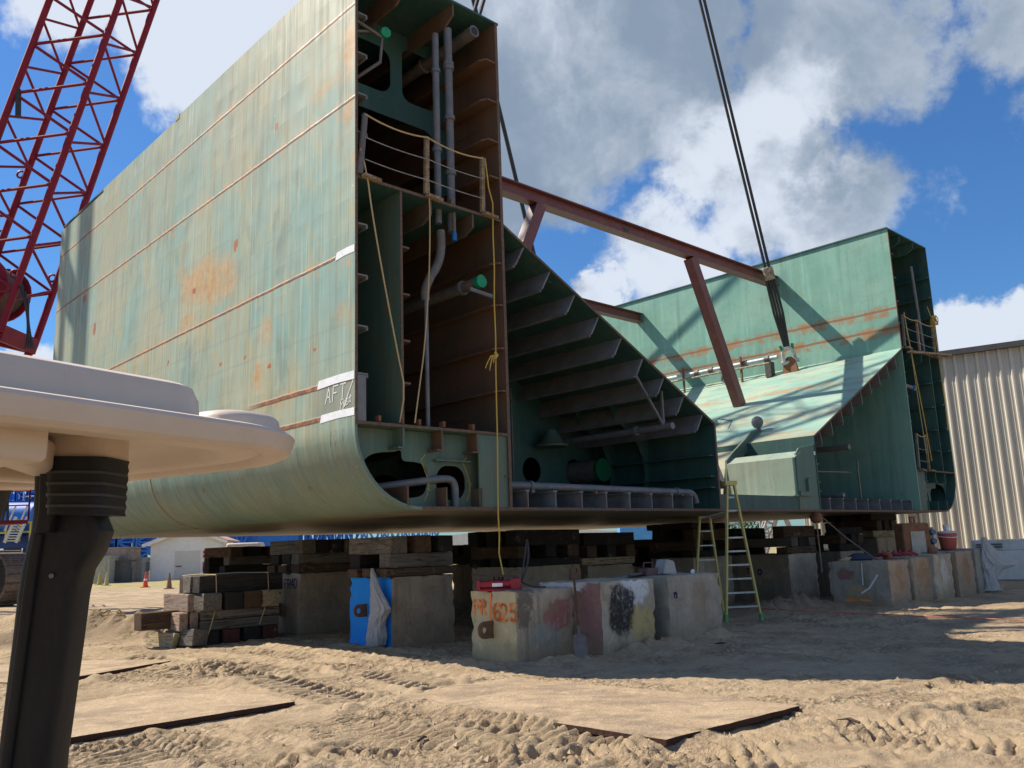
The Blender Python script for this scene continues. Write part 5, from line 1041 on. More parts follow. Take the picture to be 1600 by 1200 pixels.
# chord A front left, C front right, B rear left, D rear right
dax=nz(bp(187,0)-bp(35,420))
side=V((dax.z,0,-dax.x));side=nz(side)
WB=2.8;th=0.
fr=nz(side*math.cos(th)-dax.cross(side)*math.sin(th));bk=nz(dax.cross(fr))*.88
if bk.y<0:bk=-bk
c0=bp(187,0);Cb=lambda u:c0+dax*u
ch={'C':lambda u:Cb(u),'A':lambda u:Cb(u)-fr*WB,'D':lambda u:Cb(u)+bk*WB*.95,'B':lambda u:Cb(u)-fr*WB+bk*WB*.95}
u0=-(bp(187,0)-bp(4,520)).length;u1=16
for k in 'ABCD': MB().tube([ch[k](u0)-CI,ch[k](u1)-CI],.135,12).build('boom_chord',CRED,crane,smooth=True)
step=2.2
def lace(a,b,r=.058): MB().tube([a-CI,b-CI],r,8).build('lacing_bar',CRED,crane,smooth=True)
for p,q,off,r in (('A','C',.3,.062),('B','D',.9,.058),('A','B',1.5,.055),('C','D',1.0,.055)):
    u=u0+.3+off
    while u<9.5:
        lace(ch[p](u),ch[q](u+step*.5),r);lace(ch[q](u+step*.5),ch[p](u+step),r);u+=step
# boom heel: plates, tapering legs down to the machine deck
mb=MB();a,b,c,d_=[ch[k](u0)-CI for k in 'ACDB'];w_=dax*.5
mb.box8([a-w_,b-w_,d_-w_,c-w_]+[a,b,d_,c]) if 0 else None
for p,q in (('A','C'),('C','D'),('B','D'),('A','B')): mb.bar(ch[p](u0)-CI,ch[q](u0)-CI,.3,.62,dax)
mb.build('heel_frame',CRED,crane)
foot=V((-25.2,33.5,2.8))-CI
for k in 'ABCD':
    f=foot+fr*(.8 if k in 'CD' else -.8)+V((0,0,0));MB().tube([ch[k](u0)-CI,f],.15,10).build('boom_chord',CRED,crane,smooth=True)
for k in range(3):
    f=.25+.25*k
    for p,q in (('A','C'),('B','D')):
        pp=[(ch[j](u0)-CI).lerp(foot+fr*(.8 if j in 'CD' else -.8),f) for j in (p,q)];MB().tube(pp,.06,8).build('lacing_bar',CRED,crane)
# hoist drum and sheave, hoses, shackles on the boom heel
q=bp(-5,455,BY+1.)-CI;mb=MB();mb.tube([q-fr*.2+bk*-.9,q-fr*.2+bk*.7],.95,22);mb.build('hoist_drum',DARK,crane,smooth=True)
mb=MB();
for s_ in (-1.0,.8): MB().tube([q-fr*.2+bk*s_,q-fr*.2+bk*(s_+.1)],1.12,22).build('drum_flange',CRED,crane,smooth=True)
for k in range(4):
    a=bp(28+6*k,440+8*k)-CI;b=bp(52-4*k,500)-CI;c=bp(38+5*k,545)-CI;MB().tube(curve3(a,b,c),.035,7).build('hose',BLACK,crane,smooth=True)
for k_,u_ in (('B',4.2),('B',6.9),('C',2.3),('D',2.9)):
    a=ch[k_](u0+u_)-fr*.24-CI;mb=MB();mb.tube([a+V((.15*math.cos(t_),0,.15*math.sin(t_))) for t_ in np.linspace(0,6.28,12)],.045,6);mb.build('rope_guide',CRED,crane)
MB().tube([bp(95,-40,BY+.8)-CI,bp(-30,300,BY+.8)-CI],.035,6).build('hoist_rope',BLKR,crane,smooth=True)
MB().bar(ch['A'](u0+9.6)+fr*.12-CI,ch['A'](u0+8.5)+fr*.5-CI,.14,.16).build('boom_pad',BLACK,crane)
# crawler track, car body, deck and railing
tr=V((-20.6,36.,0))
def track(off,name):
    e=empty(name,(0,0,0));e.parent=crane
    o0=tr-CI+off;Ln=8.5;R=1.06;N=34;per=[]
    tot=2*(Ln-2*R)+2*math.pi*R
    ax=nz(V((-.93,.36,0)));sdv=V((.36,.93,0))
    for k in range(58):
        s_=tot*k/58
        a=Ln-2*R
        if s_<a: x,z,an=R+s_,2*R,0
        elif s_<a+math.pi*R: t_=(s_-a)/R;x,z,an=R+a+R*math.sin(t_),R+R*math.cos(t_),t_
        elif s_<2*a+math.pi*R: x,z,an=R+a-(s_-a-math.pi*R),0,math.pi
        else: t_=(s_-2*a-math.pi*R)/R;x,z,an=R-R*math.sin(t_),R-R*math.cos(t_),math.pi+t_
        p=o0+ax*x+V((0,0,z+.08));up=ax*math.sin(an)+V((0,0,math.cos(an)));fw=ax*math.cos(an)-V((0,0,math.sin(an)))
        mb=MB();mb.bar(p-sdv*.6,p+sdv*.6,.33,.1,up);mb.bar(p-sdv*.6+up*.06+fw*.1,p+sdv*.6+up*.06+fw*.1,.06,.08,up)
        MB.build(mb,'track_pad',TRK,e)
    mb=MB();mb.bar(o0+ax*1.0+V((0,0,1.1)),o0+ax*(Ln-1.)+V((0,0,1.1)),.7,1.5);mb.build('track_frame',DARK,e)
    for x in (R,Ln-R): MB().tube([o0+ax*x-sdv*.4+V((0,0,R+.08)),o0+ax*x+sdv*.4+V((0,0,R+.08))],.85,18).build('drive_wheel',DARK,e,smooth=True)
    return e
track(V((0,0,0)),'crawler_track');track(V((-2.2,-5.2,0)),'crawler_track')
mb=MB();mb.box((-7,-1.6,1.2),(-2.8,2.2,2.6));mb.build('car_body',CRED,crane,bevel=.08)
mb=MB();mb.box((-10,-1.7,2.7),(-2.2,2.0,3.2));mb.build('machine_deck',CRED,crane,bevel=.05)
mb=MB();mb.box((-10,-1.2,3.2),(-4.,1.9,5.4));mb.build('engine_housing',CRED,crane,bevel=.12,seg=2)
def rail(pts,h,mat,par,name='railing',r=.035,inv=V((0,0,0)),mid=True):
    mb=MB()
    for a,b in zip(pts[:-1],pts[1:]):
        a,b=V(a)-inv,V(b)-inv;n=max(1,int((b-a).length/1.0))
        for k in range(n+1):
            p=a.lerp(b,k/n);mb.tube([p,p+V((0,0,h))],r,6)
        for f in ((1,.5) if mid else (1,)): mb.tube([a+V((0,0,h*f)),b+V((0,0,h*f))],r,6)
    return mb.build(name,mat,par)
a,b=bp(-60,815,34.2),bp(44,812,34.2);c=bp(44,812,36.2);mb=MB();mb.box8([a-CI+V((0,0,-.15)),b-CI+V((0,0,-.15)),c-CI+V((0,0,-.15)),a-CI+V((0,2,-.15)),a-CI,b-CI,c-CI,a-CI+V((0,2,0))]);mb.build('cab_platform',CRED,crane)
rail([a,b,c],1.15,CRED,crane,inv=CI)
mb=MB();mb.tube([bp(12,815,34.1)-CI,bp(12,700,34.1)-CI],.05,8);mb.tube([bp(3,815,34.1)-CI,bp(16,770,34.1)-CI],.04,8);mb.build('cab_post',BLACK,crane)
# unseen gantry mast added on the left, shaped to throw the soft streaked shade on the far end of the hull
Mb=V((-25.4,28.5,3.))-CI;Mt=V((-26.2,29.1,42.))-CI;lh=nz(V((ld.x,ld.y,0)));ac=V((-lh.y,lh.x,0))
ml=lambda a,b,f:Mb.lerp(Mt,f)+ac*a*2.0+lh*b*1.3
for a in (-1,1):
    for b in (-1,1): MB().tube([ml(a,b,0),ml(a,b,1)],.3,10).build('shade_mast_leg',CRED,crane,smooth=True)
for k in range(15):
    f=.3+.7*k/15;f2=.3+.7*(k+1)/15;s_=1 if k%2 else -1
    for b in (-1,1): MB().tube([ml(-s_,b,f),ml(s_,b,f2)],.17,8).build('shade_mast_brace',CRED,crane)
for a in (-.6,-.25,.1,.45,.75): MB().tube([ml(a,1,.98),ml(a,3.5+a,.05)],.13,8).build('shade_mast_pendant',BLKR,crane)
# ================================================================== GOLF CART (roof and post close to the camera)
"""roof rim corner and edges surveyed at .25 m above the eye"""
RTAN=m_plain('beige_moulded_plastic',(.60,.47,.38),(.54,.42,.335),.5,0,2,.05)
_g=G('beige_moulded_plastic_dusty');_c=_g.tc();_n=_g.noise(_c,3,6,.7);_s=_g.noise(_g.map(_c,(1,8,1)),4,5,.7)
_col=_g.mx(_g.rg(_n,.3,.7),(.64,.53,.43),(.58,.475,.385));_col=_g.mx(_g.mt('MULTIPLY',_g.rg(_s,.55,.75),.22),_col,(.34,.25,.18));_col=_g.mx(_g.mt('MULTIPLY',_g.rg(_g.noise(_c,22,4,.7),.62,.75),.3),_col,(.4,.3,.22));RTAN=_g.out(_col,.48,0,_g.noise(_c,90,3,.6),.08,.003)
PBLK=m_plain('scuffed_black_plastic',(.022,.023,.026),(.034,.034,.036),.42,0,5,.12)
_g=G('scuffed_black_plastic_post');_c=_g.tc();_n=_g.noise(_g.map(_c,(6,6,1)),3,7,.75);_d=_g.noise(_c,7,6,.7);_col=_g.mx(_g.rg(_n,.4,.7),(.009,.010,.012),(.018,.018,.018));_col=_g.mx(_g.mt('MULTIPLY',_g.rg(_d,.58,.75),.5),_col,(.05,.04,.032));_col=_g.mx(_g.rg(_g.noise(_c,60,3,.6),.78,.8),_col,(.12,.11,.10));PBLK=_g.out(_col,.55,0,_g.noise(_c,120,3),.1,.002,.3)
ZR=1.83;tip=V((-.352,1.776,0));sa=nz(V((.5,.866,0)));sb=nz(V((-.866,.5,0)))   # sa: forward along the near side, sb: across
cart=empty('golf_cart',(tip.x,tip.y,0),label='golf cart with a beige moulded roof on a black post, close to the camera',cat='golf cart')
cart.rotation_euler=(0,0,math.atan2(sa.y,sa.x))
# local frame: x forward (0 at the front edge), y across (0 near side, 1.12 far side)
LX,WY=1.75,1.18
def outline(inset,r,n=9):
    x0,x1,y0,y1=-LX+inset,-inset,inset,WY-inset;p=[]
    for cx,cy,a0 in ((x1-r,y0+r,-90),(x1-r,y1-r,0),(x0+r,y1-r,90),(x0+r,y0+r,180)):
        for k in range(n+1):
            a=R_(a0+90*k/n);p.append((cx+r*math.cos(a),cy+r*math.sin(a)))
    # straight edges are subdivided so the rim can bow
    o=[]
    for i in range(len(p)):
        a=V((*p[i],0));b=V((*p[(i+1)%len(p)],0));m_=max(1,int((b-a).length/.09))
        for k in range(m_): q=a.lerp(b,k/m_);o.append((q.x,q.y))
    return o
def ring(inset,r,z,dz=0):
    return [(x,y,z+.004*math.sin((x+LX)/LX*math.pi)) for x,y in outline(inset,r)]
def loft(rings,cap0=True,cap1=True):
    # every ring resampled by angle to the same count
    N=160;R=[]
    for rg_ in rings:
        P=np.array(rg_);Q=np.vstack([P,P[:1]]);sg=np.hypot(*(np.diff(Q[:,:2],axis=0).T));cu=np.r_[0,np.cumsum(sg)];t_=np.linspace(0,cu[-1],N,endpoint=False);R.append(np.stack([np.interp(t_,cu,Q[:,k]) for k in range(3)],-1))
    mb=MB()
    for r_ in R: mb.v+=[tuple(p) for p in r_]
    for k in range(len(R)-1):
        for j in range(N): mb.f.append((k*N+j,k*N+(j+1)%N,(k+1)*N+(j+1)%N,(k+1)*N+j));mb.mi.append(0)
    if cap0: mb.f.append(tuple(range(N)));mb.mi.append(0)
    if cap1: mb.f.append(tuple(range((len(R)-1)*N,len(R)*N)));mb.mi.append(0)
    return mb
z=ZR
rings=[ring(.34,.16,z+.004),ring(.2,.17,z+.002),ring(.14,.18,z-.004),ring(.115,.2,z-.022),ring(.09,.22,z-.030),ring(.06,.24,z-.024),ring(.045,.25,z-.018),ring(.034,.26,z-.03),ring(.018,.26,z-.034),ring(.004,.26,z-.026),ring(-.001,.26,z-.012),ring(-.004,.26,z+.004),ring(.0,.26,z+.011),ring(.012,.26,z+.015),ring(.045,.24,z+.012),ring(.07,.22,z+.018),ring(.10,.2,z+.03)]
loft(rings).build('roof',RTAN,cart,smooth=True)
# raised crown panel, front corner pad, ribs and bosses below
def pad(x0,x1,y0,y1,r,h,name,z0=.012,slope=.05):
    P=lambda i,zz:[(x,y,ZR+zz+.012) for x,y in rrect(x0+i,y0+i,x1-i,y1-i,max(r-i,.02),8)]
    mb=loft([P(0,z0),P(.004,z0+h*.55),P(.014,z0+h*.85),P(.03,z0+h*.96),P(.07,z0+h*1.0),P(.14,z0+h*1.04)],False);return mb.build(name,RTAN,cart,smooth=True)
pad(-LX+.05,-.275,.055,WY-.08,.10,.066,'roof_panel')
pad(-.262,-.075,.065,.5,.08,.034,'roof_panel');pad(-.25,-.08,.62,1.04,.12,.045,'roof_panel')
mb=MB()
def rib(x0,y0,x1,y1,w,h):
    mb=MB();mb.bar((x0,y0,ZR-.002-h/2),(x1,y1,ZR-.002-h/2),w,h);mb.build('roof_rib',RTAN,cart,bevel=.015,seg=3,smooth=True)
rib(-.62,.10,-.62,WY-.1,.09,.07);rib(-1.1,.10,-1.1,WY-.1,.09,.07);rib(-.60,.2,-.18,.62,.06,.06);rib(-.60,.98,-.18,.6,.06,.06);rib(-.62,.60,-.12,.60,.05,.055);rib(-1.1,.6,-.62,.6,.05,.05)
# post: from under the roof down to the cowl
inv=cart.matrix_world.inverted() if False else Matrix.LocRotScale(V((tip.x,tip.y,0)),cart.rotation_euler,None).inverted()
def lw(x,y,d): return inv@(CAM+ray(x,y)*(d/ray(x,y).y))
D0,D1=1.66,1.74
def hull_loft(secs,mat,name,smooth=True,bev=0):
    mb=MB();n=len(secs[0])
    for s_ in secs: mb.v+=[tuple(p) for p in s_]
    for k in range(len(secs)-1):
        for j in range(n): mb.f.append((k*n+j,k*n+(j+1)%n,(k+1)*n+(j+1)%n,(k+1)*n+j));mb.mi.append(0)
    mb.f.append(tuple(range(n)));mb.f.append(tuple(range((len(secs)-1)*n,len(secs)*n)));mb.mi+=[0,0]
    return mb.build(name,mat,cart,smooth=smooth,bevel=bev)
def sec(xl,xr,y,d,th=.09,r=.3,n=24,rot=0.):
    a=lw(xl,y,d);b=lw(xr,y,d);c=(a+b)/2;u=(b-a)/2;vv=nz(V((0,0,1)).cross(u))*th/2;o=[]
    for k in range(n):
        an=2*math.pi*k/n;cx,sx=math.cos(an),math.sin(an);e=.45
        o.append(c+u*math.copysign(abs(cx)**e,cx)+vv*math.copysign(abs(sx)**e,sx))
    return o
hull_loft([sec(x0,x1,y,D0+(D1-D0)*(y-700)/500) for x0,x1,y in ((66,150,690),(66,150,760),(64,158,800),(60,170,830),(52,158,862),(46,140,890),(40,131,930),(32,122,1000),(22,111,1080),(10,97,1180),(2,90,1260),(-10,78,1400),(-30,60,1700))],PBLK,'roof_post')
# raised rib down the left of the post
hull_loft([sec(x0,x1,y,D0-.055+(D1-D0)*(y-700)/500,.05) for x0,x1,y in ((68,96,694),(70,97,740),(68,92,800),(62,84,832))],PBLK,'post_flange')
hull_loft([sec(x0,x1,y,D0-.03+(D1-D0)*(y-700)/500,.05) for x0,x1,y in ((60,76,836),(48,66,900),(28,46,1050),(8,26,1200),(-20,0,1450))],PBLK,'post_edge')
# strap wrapped collar
secs=[]
for k in range(13):
    y=718+7.3*k;w_=0 if k%2 else 2.5;secs.append(sec(92-w_*.5,187-k*.55+w_,y,D0-.03,.125,n=28))
hull_loft(secs,PBLK,'post_collar')
hull_loft([sec(x0,x1,y,D0-.02,.12,n=28) for x0,x1,y in ((85,192,655),(92,189,690),(98,188,722))],RTAN,'post_boss')
# far side post and its boss
hull_loft([sec(x0,x1,y,2.35,.09) for x0,x1,y in ((-22,34,690),(-20,33,716),(-16,26,740))],RTAN,'post_boss')
hull_loft([sec(x0,x1,y,2.36,.08) for x0,x1,y in ((-26,30,738),(-28,22,752),(-34,6,772),(-60,-20,850),(-110,-70,1000),(-190,-140,1300))],PBLK,'roof_post')
# rear posts, cowl, seat and body below and left of the frame so the roof stands on a cart
for y in (.14,1.02):
    mb=MB();mb.bar((-LX+.16,y,.75),(-LX+.14,y,ZR-.05),.05,.05);mb.build('roof_post',PBLK,cart,bevel=.01)
mb=MB();mb.prism([(.22,.30),(.30,.45),(.24,.62),(.02,.82),(-.22,.86),(-.26,.80),(-.16,.34)],lambda u,v,w:(u,w,v),.02,1.14);mb.build('front_cowl',RTAN,cart,bevel=.03,seg=3,smooth=True)
mb=MB();mb.box((-1.95,.05,.25),(.1,1.11,.33));mb.build('floor_pan',PBLK,cart,bevel=.02)
mb=MB();mb.box((-1.5,.08,.33),(-.85,1.08,.72));mb.build('seat_base',RTAN,cart,bevel=.04,seg=2);mb=MB();mb.box((-1.48,.1,.72),(-.86,1.06,.84));mb.build('seat',RTAN,cart,bevel=.04,seg=3);mb=MB();mb.box((-1.62,.1,.84),(-1.5,1.06,1.25));mb.build('backrest',RTAN,cart,bevel=.04,seg=3)
for x in (-1.55,-.02):
    for y in (.08,1.08):
        w_=empty('wheel',(x,y,.22));w_.parent=cart;MB().tube([(0,-.1,0),(0,.1,0)],.22,22).build('tyre',BLACK,w_,bevel=.02);MB().tube([(0,-.105,0),(0,.105,0)],.12,16).build('rim',PIPE,w_)

for x,y in ((80,900),):
    a=lw(x,y,D0+(D1-D0)*(y-700)/500-.052);b=lw(x,y,D0+(D1-D0)*(y-700)/500-.03);MB().tube([a,b],.0045,10).build('bolt',PIPE,cart,smooth=True)
for k in range(4):
    y=742+17*k;hull_loft([sec(90,188-.07*(y-718),y-2.2,D0-.034,.129,n=28),sec(90,188-.07*(y-718),y+2.2,D0-.034,.129,n=28)],m_plain('strap_edge',(.03,.03,.032),None,.5),'strap')
# ================================================================== WAREHOUSE
P0=V((19.,34.,0));WD=nz(V((-.837,.547,0)));WN=V((-WD.y,WD.x,0));WN=WN if WN.y>0 else -WN
wh=empty('warehouse',tuple(P0),0,'beige corrugated metal warehouse with a grey eave behind the right side','building')
def m_corr():
    g=G('beige_profiled_sheet');p=g.pos();n=g.noise(p,.8,5);st=g.noise(g.map(p,(3,3,.2)),1.2,5,.6);z=g.sep(p)[2]
    col=g.mx(g.rg(n,.3,.7),(.63,.585,.485),(.585,.54,.445));col=g.mx(g.mt('MULTIPLY',g.rg(st,.5,.75),.3),col,(.48,.41,.31));col=g.mx(g.mt('MULTIPLY',g.rg(z,1.6,.2),.4),col,(.36,.30,.22));return g.out(col,.5,.0,n,.05,.01,.4)
pr=[];u=-16.;HE=8.9
per=.40
while u<7.6:
    pr+=[(u,0),(u+.04,.0),(u+.075,-.055),(u+.125,-.055),(u+.16,0),(u+.24,0),(u+.25,-.012),(u+.27,-.012),(u+.28,0),(u+.32,0),(u+.33,-.012),(u+.35,-.012),(u+.36,0)];u+=per
mb=MB();n=len(pr)
vs=[tuple(WD*a+WN*b) for a,b in pr]+[tuple(WD*a+WN*b+V((0,0,HE))) for a,b in pr]
mb.add(vs,[(i,i+1,n+i+1,n+i) for i in range(n-1)]);mb.build('wall',m_corr(),wh,fix=False)
mb=MB();mb.box8([WD*a+WN*b+V((0,0,c)) for c in (0,HE) for a,b in ((-16,.12),(7.58,.12),(7.58,14),(-16,14))]);mb.build('wall',m_corr(),wh)
ROOFG=m_plain('dark_grey_trim',(.085,.08,.08),(.06,.058,.06),.5,0,3)
mb=MB();mb.bar(WD*-16.2-WN*.12+V((0,0,HE+.05)),WD*7.7-WN*.12+V((0,0,HE+.05)),.26,.22);mb.build('gutter',ROOFG,wh)
mb=MB();mb.box8([WD*a+WN*b+V((0,0,c)) for a,b,c in ((-16.2,.05,HE),(7.7,.05,HE),(7.7,14,HE+1.5),(-16.2,14,HE+1.5),(-16.2,.05,HE+.12),(7.7,.05,HE+.12),(7.7,14,HE+1.62),(-16.2,14,HE+1.62))]);mb.build('roof',ROOFG,wh)
mb=MB();mb.box8([WD*a+WN*b+V((0,0,c)) for c in (0,HE-.3) for a,b in ((3.0,-.12),(3.35,-.12),(3.35,-.056),(3.0,-.056))]);mb.build('downpipe',m_plain('taupe_trim',(.22,.18,.15),None,.5),wh)
WHT=m_plain('white_painted_metal',(.78,.77,.74),(.66,.63,.57),.4,0,3);WCH=m_plain('white_box_dirty',(.70,.70,.68),(.58,.55,.5),.45,0,5)
q=gp(1570,906);e=empty('job_box',(q.x,q.y,0),math.atan2(WD.y,WD.x)+math.pi,'large white job box with a raised lid and grey handles by the warehouse','box')
mb=MB();mb.box((-1.1,-.5,.02),(1.4,.5,1.0));mb.build('body',WHT,e,bevel=.04,seg=2)
mb=MB();mb.box((-.85,-.35,1.0),(1.5,.55,1.38));mb.build('lid',WCH,e,bevel=.06,seg=3)
for z_ in (1.13,1.22): MB().tube([(-.7,-.42,z_),(.1,-.42,z_)],.03,8).build('lid_bar',PIPE,e)
MB().tube([V((-.85+.35*math.cos(t_),-.52-.12*abs(math.sin(t_)),.78+.22*math.sin(t_))) for t_ in np.linspace(-.3,3.5,12)],.035,8).build('handle',PIPE,e,smooth=True)
q=at(1368,874,34.);e=empty('flatbed_trailer',(q.x,q.y,0),math.atan2(WD.y,WD.x)+math.pi,'pale yellow stained low trailer side in front of the warehouse','trailer')
mb=MB();mb.box((-1.9,-.6,.55),(1.3,.6,1.25));mb.build('body',m_plain('yellow_stained_white',(.72,.70,.55),(.66,.52,.16),.5,0,1.5),e,bevel=.05);mb=MB();mb.prism([(1.3,.55),(1.9,.55),(1.75,.8),(1.3,1.25)],lambda u,v,w:(u,w,v),-.55,.55);mb.build('fender',PIPE,e)
for x in (-1.2,.9): MB().tube([(x,-.62,.32),(x,-.42,.32)],.32,16).build('wheel',BLACK,e)
# ================================================================== LEFT YARD
SW=m_plain('white_clapboard',(.86,.85,.82),(.78,.76,.73),.6,0,3);SRF=m_plain('red_brown_shingle',(.40,.20,.14),(.46,.33,.25),.85,0,9)
Y=76.
def sx(x,Y=Y): return at(x,870,Y).x
x0,x1=sx(238),sx(342)
e=empty('shed',((x0+x1)/2,Y,0),.18,'small white shed with a red gable roof, door and fire extinguisher','shed')
hw=(x1-x0)/2;ze=3.25;zr=4.35
mb=MB();mb.prism([(-hw,0),(hw,0),(hw,ze),(.3,zr-.12),(-hw,ze)],lambda u,v,w:(u,w,v),0,7.5);mb.build('wall',SW,e)
mb=MB();
for k in range(9): mb.box((-hw-.02,-.03,.3*k+.25),(hw+.02,-.001,.3*k+.275)) if 0 else None
mb=MB();mb.prism([(-hw-.6,ze-.25),(.3,zr),(hw+.6,ze-.1),(hw+.6,ze+.05),(.3,zr+.18),(-hw-.6,ze-.1)],lambda u,v,w:(u,w,v),-.45,7.9);mb.build('roof',SRF,e)
for sg,a,b in ((0,(-hw-.6,ze-.3),(.3,zr+.02)),(1,(.3,zr+.02),(hw+.6,ze-.15))):
    mb=MB();mb.bar((a[0],-.47,a[1]),(b[0],-.47,b[1]),.06,.26,(0,0,1));mb.build('barge_board',SW,e)
MB().box((-hw*.3,-.05,.1),(hw*.42,-.012,2.45)).build('door',m_plain('off_white_door',(.66,.64,.6),(.6,.57,.52),.6),e);MB().box((-hw*.3-.1,-.04,2.45),(hw*.42+.1,-.006,2.58)).build('door_frame',SW,e)
MB().tube([(-hw*.26,-.1,1.15),(-hw*.1,-.1,1.15)],.04,6).build('door_handle',BLACK,e)
RSN=m_plain('red_sign',(.6,.02,.03),None,.5)
for z_ in (2.15,1.8): o=MB().box((hw*.5,-.04,z_),(hw*.72,-.012,z_+.27)).build('sign',RSN,e);MB().box((hw*.54,-.05,z_+.09),(hw*.68,-.041,z_+.17)).build('sign_text_bar',TAPE,o)
MB().box((hw*.5,-.04,.65),(hw*.74,-.012,1.45)).build('extinguisher_board',RSN,e);mb=MB();mb.lathe([(.1,0),(.12,.04),(.12,.42),(.05,.52),(.04,.6)],12,(hw*.62,-.17,.7));mb.build('fire_extinguisher',m_plain('extinguisher_red',(.3,.01,.02),None,.4),e)
MB().box((-hw-.9,-.4,.9),(-hw-.0,.1,1.6)).build('meter_box',PIPE,e);MB().tube([(-hw-.6,-.1,0),(-hw-.6,-.1,.9)],.08,8).build('meter_post',PIPE,e)
BG=m_plain('grey_utility_box',(.33,.34,.32),(.24,.24,.23),.6,0,4,rust=.3)
for i,(x,y0_,w_,h_,l_) in enumerate(((164,905,1.4,2.1,'tall concrete grey box beside two faded cones'),(178,905,2.6,1.7,'wide dark grey transformer box left of the white shed'),(192,888,2.2,1.6,'rusty square bin standing high between the utility boxes'),(208,906,2.1,1.9,'pale grey tank box next to the shed meter'))):
    q=at(x,y0_,72.+i);mb=MB();b0=0 if i!=2 else 1.2;mb.box((-w_/2,-.8,b0),(w_/2,.8,b0+h_));mb.box((-w_/2-.08,-.88,b0+h_),(w_/2+.08,.88,b0+h_+.12));mb.box((-w_*.3,-.84,b0+.3),(w_*.3,-.801,b0+h_-.3))
    if i==2: mb.box((-w_/2,-.6,0),(-w_/2+.2,.6,b0));mb.box((w_/2-.2,-.6,0),(w_/2,.6,b0))
    o=mb.build('utility_box',(m_plain('c_box',(.42,.4,.34),None,.8),m_plain('dk_box',(.10,.105,.11),(.07,.07,.07),.6),m_plain('bin_rust',(.34,.25,.2),(.2,.17,.15),.7,0,3),BG)[i],None);o.location=(q.x,q.y,0);tag(o,l_,'utility box')
CON=[(227,918,m_plain('orange_cone',(.85,.09,.03),None,.5),'bright orange traffic cone with a white collar',1),(264,920,m_plain('brown_cone',(.27,.17,.09),None,.7),'dull brown traffic cone right of the orange one',0),(155,914,m_plain('olive_cone',(.48,.43,.12),None,.7),'faded yellow cone nearest the cart post',0),(166,915,m_plain('sand_cone',(.55,.45,.2),None,.7),'faded sand coloured cone beside the yellow one',0)]
for x,y,mt_,l_,w_ in CON:
    q=gp(x,y);e=empty('traffic_cone',tuple(q),0,l_,'traffic cone','traffic cones in the left yard');mb=MB();mb.box((-.22,-.22,0),(.22,.22,.05));mb.build('base',mt_,e);mb=MB();mb.lathe([(.17,.05),(.04,.95),(.02,.96)],14);mb.build('cone',mt_,e,smooth=True)
    if w_: MB().lathe([(.115,.45),(.075,.68)],14).build('collar',TAPE,e)
# blue machinery --------------------------------------------------------
BL=m_plain('blue_machine_paint',(.008,.11,.46),(.012,.16,.56),.45,0,2,.05);BLD=m_plain('navy_machine_paint',(.01,.04,.2),(.008,.03,.14),.5,0,2);BLL=m_plain('light_blue_paint',(.10,.36,.72),(.07,.28,.62),.5,0,2)
def lattice(mb,p,q,w,h,n,r=.12,up=V((0,0,1))):
    p,q=V(p),V(q);d=nz(q-p);sd=nz(d.cross(up));u=sd.cross(d)
    c=[(sd*a*w/2+u*b*h/2) for a,b in ((-1,-1),(1,-1),(1,1),(-1,1))]
    for o in c: mb.bar(p+o,q+o,r*1.5,r*1.5)
    for k in range(n):
        a=p.lerp(q,k/n);b=p.lerp(q,(k+1)/n)
        for i in range(4):
            o1,o2=c[i],c[(i+1)%4]
            mb.bar(a+o1,b+o2,r,r) if k%2 else mb.bar(a+o2,b+o1,r,r);mb.bar(a+o1,a+o2,r*.8,r*.8)
def blue(name,lab,fn,Yd=95.,mat=None,grp=None,cat='machinery'):
    mb=MB();fn(mb);o=mb.build(name,mat or BL,None);return tag(o,lab,cat,grp)
A_=lambda x,y,Y=95.:at(x,y,Y)
def f(mb):
    for x in (142,170,200,228):
        a=A_(x,905);b=A_(x+7,820);a.z=0;lattice(mb,a,b,2.2,2.2,6,.22,V((0,1,0)))
    for y in (842,862): mb.bar(A_(120,y),A_(240,y-2),.9,.9)
    for k in range(7): mb.bar(A_(140+14*k,900),A_(150+13*k,842),.45,.45)
blue('blue_gantry','dense blue lattice gantry standing behind the white shed',f)
e=empty('blue_gantry_deck',tuple(A_(70,852,92.)),0,'blue machinery with a big blue cylinder, deck and yellow stairs at far left','machinery')
i_=V(e.location)
def W2(x,y,Y=92.): return A_(x,y,Y)-i_
mb=MB();mb.tube([W2(-120,815),W2(62,812)],2.0,26);mb.build('cylinder_tank',BL,e,smooth=True)
mb=MB();mb.bar(W2(-120,850),W2(75,846),3.,1.3);mb.build('deck',BLD,e);mb=MB();mb.bar(W2(-120,790),W2(64,786),1.5,.5);mb.build('upper_deck',BLD,e)
mb=MB()
for x in (-60,-20,20,60): mb.bar(W2(x,900),W2(x,850),1.2,1.2)
for x in (0,30,58): mb.bar(W2(x,900),W2(x+15,850),.6,.6)
mb.build('support_frame',BLD,e)
mb=MB()
for x in (20,38,56): lattice(mb,W2(x,790,96),W2(x+3,750,96),1.2,1.2,3,.16)
mb.build('tower_frame',BL,e)
YR=m_plain('yellow_handrail',(.72,.55,.08),(.6,.45,.06),.5)
rail([A_(30,846,90.),A_(62,844,90.)],1.9,YR,e,'railing',.09,i_);rail([A_(-40,848,90.),A_(8,847,90.)],1.9,YR,e,'railing',.09,i_)
mb=MB()
for k in range(9): mb.bar(W2(8+2*k,845-4*k,89.5),W2(26+2*k,845-4*k,89.5),.3,.12)
for x in (7,25): mb.bar(W2(x,848,89.4),W2(x+18,808,89.4),.16,.3);mb.bar(W2(x,830,89.4),W2(x+18,790,89.4),.1,.14)
mb.build('stair',m_plain('pale_stair',(.62,.6,.52),None,.6),e)
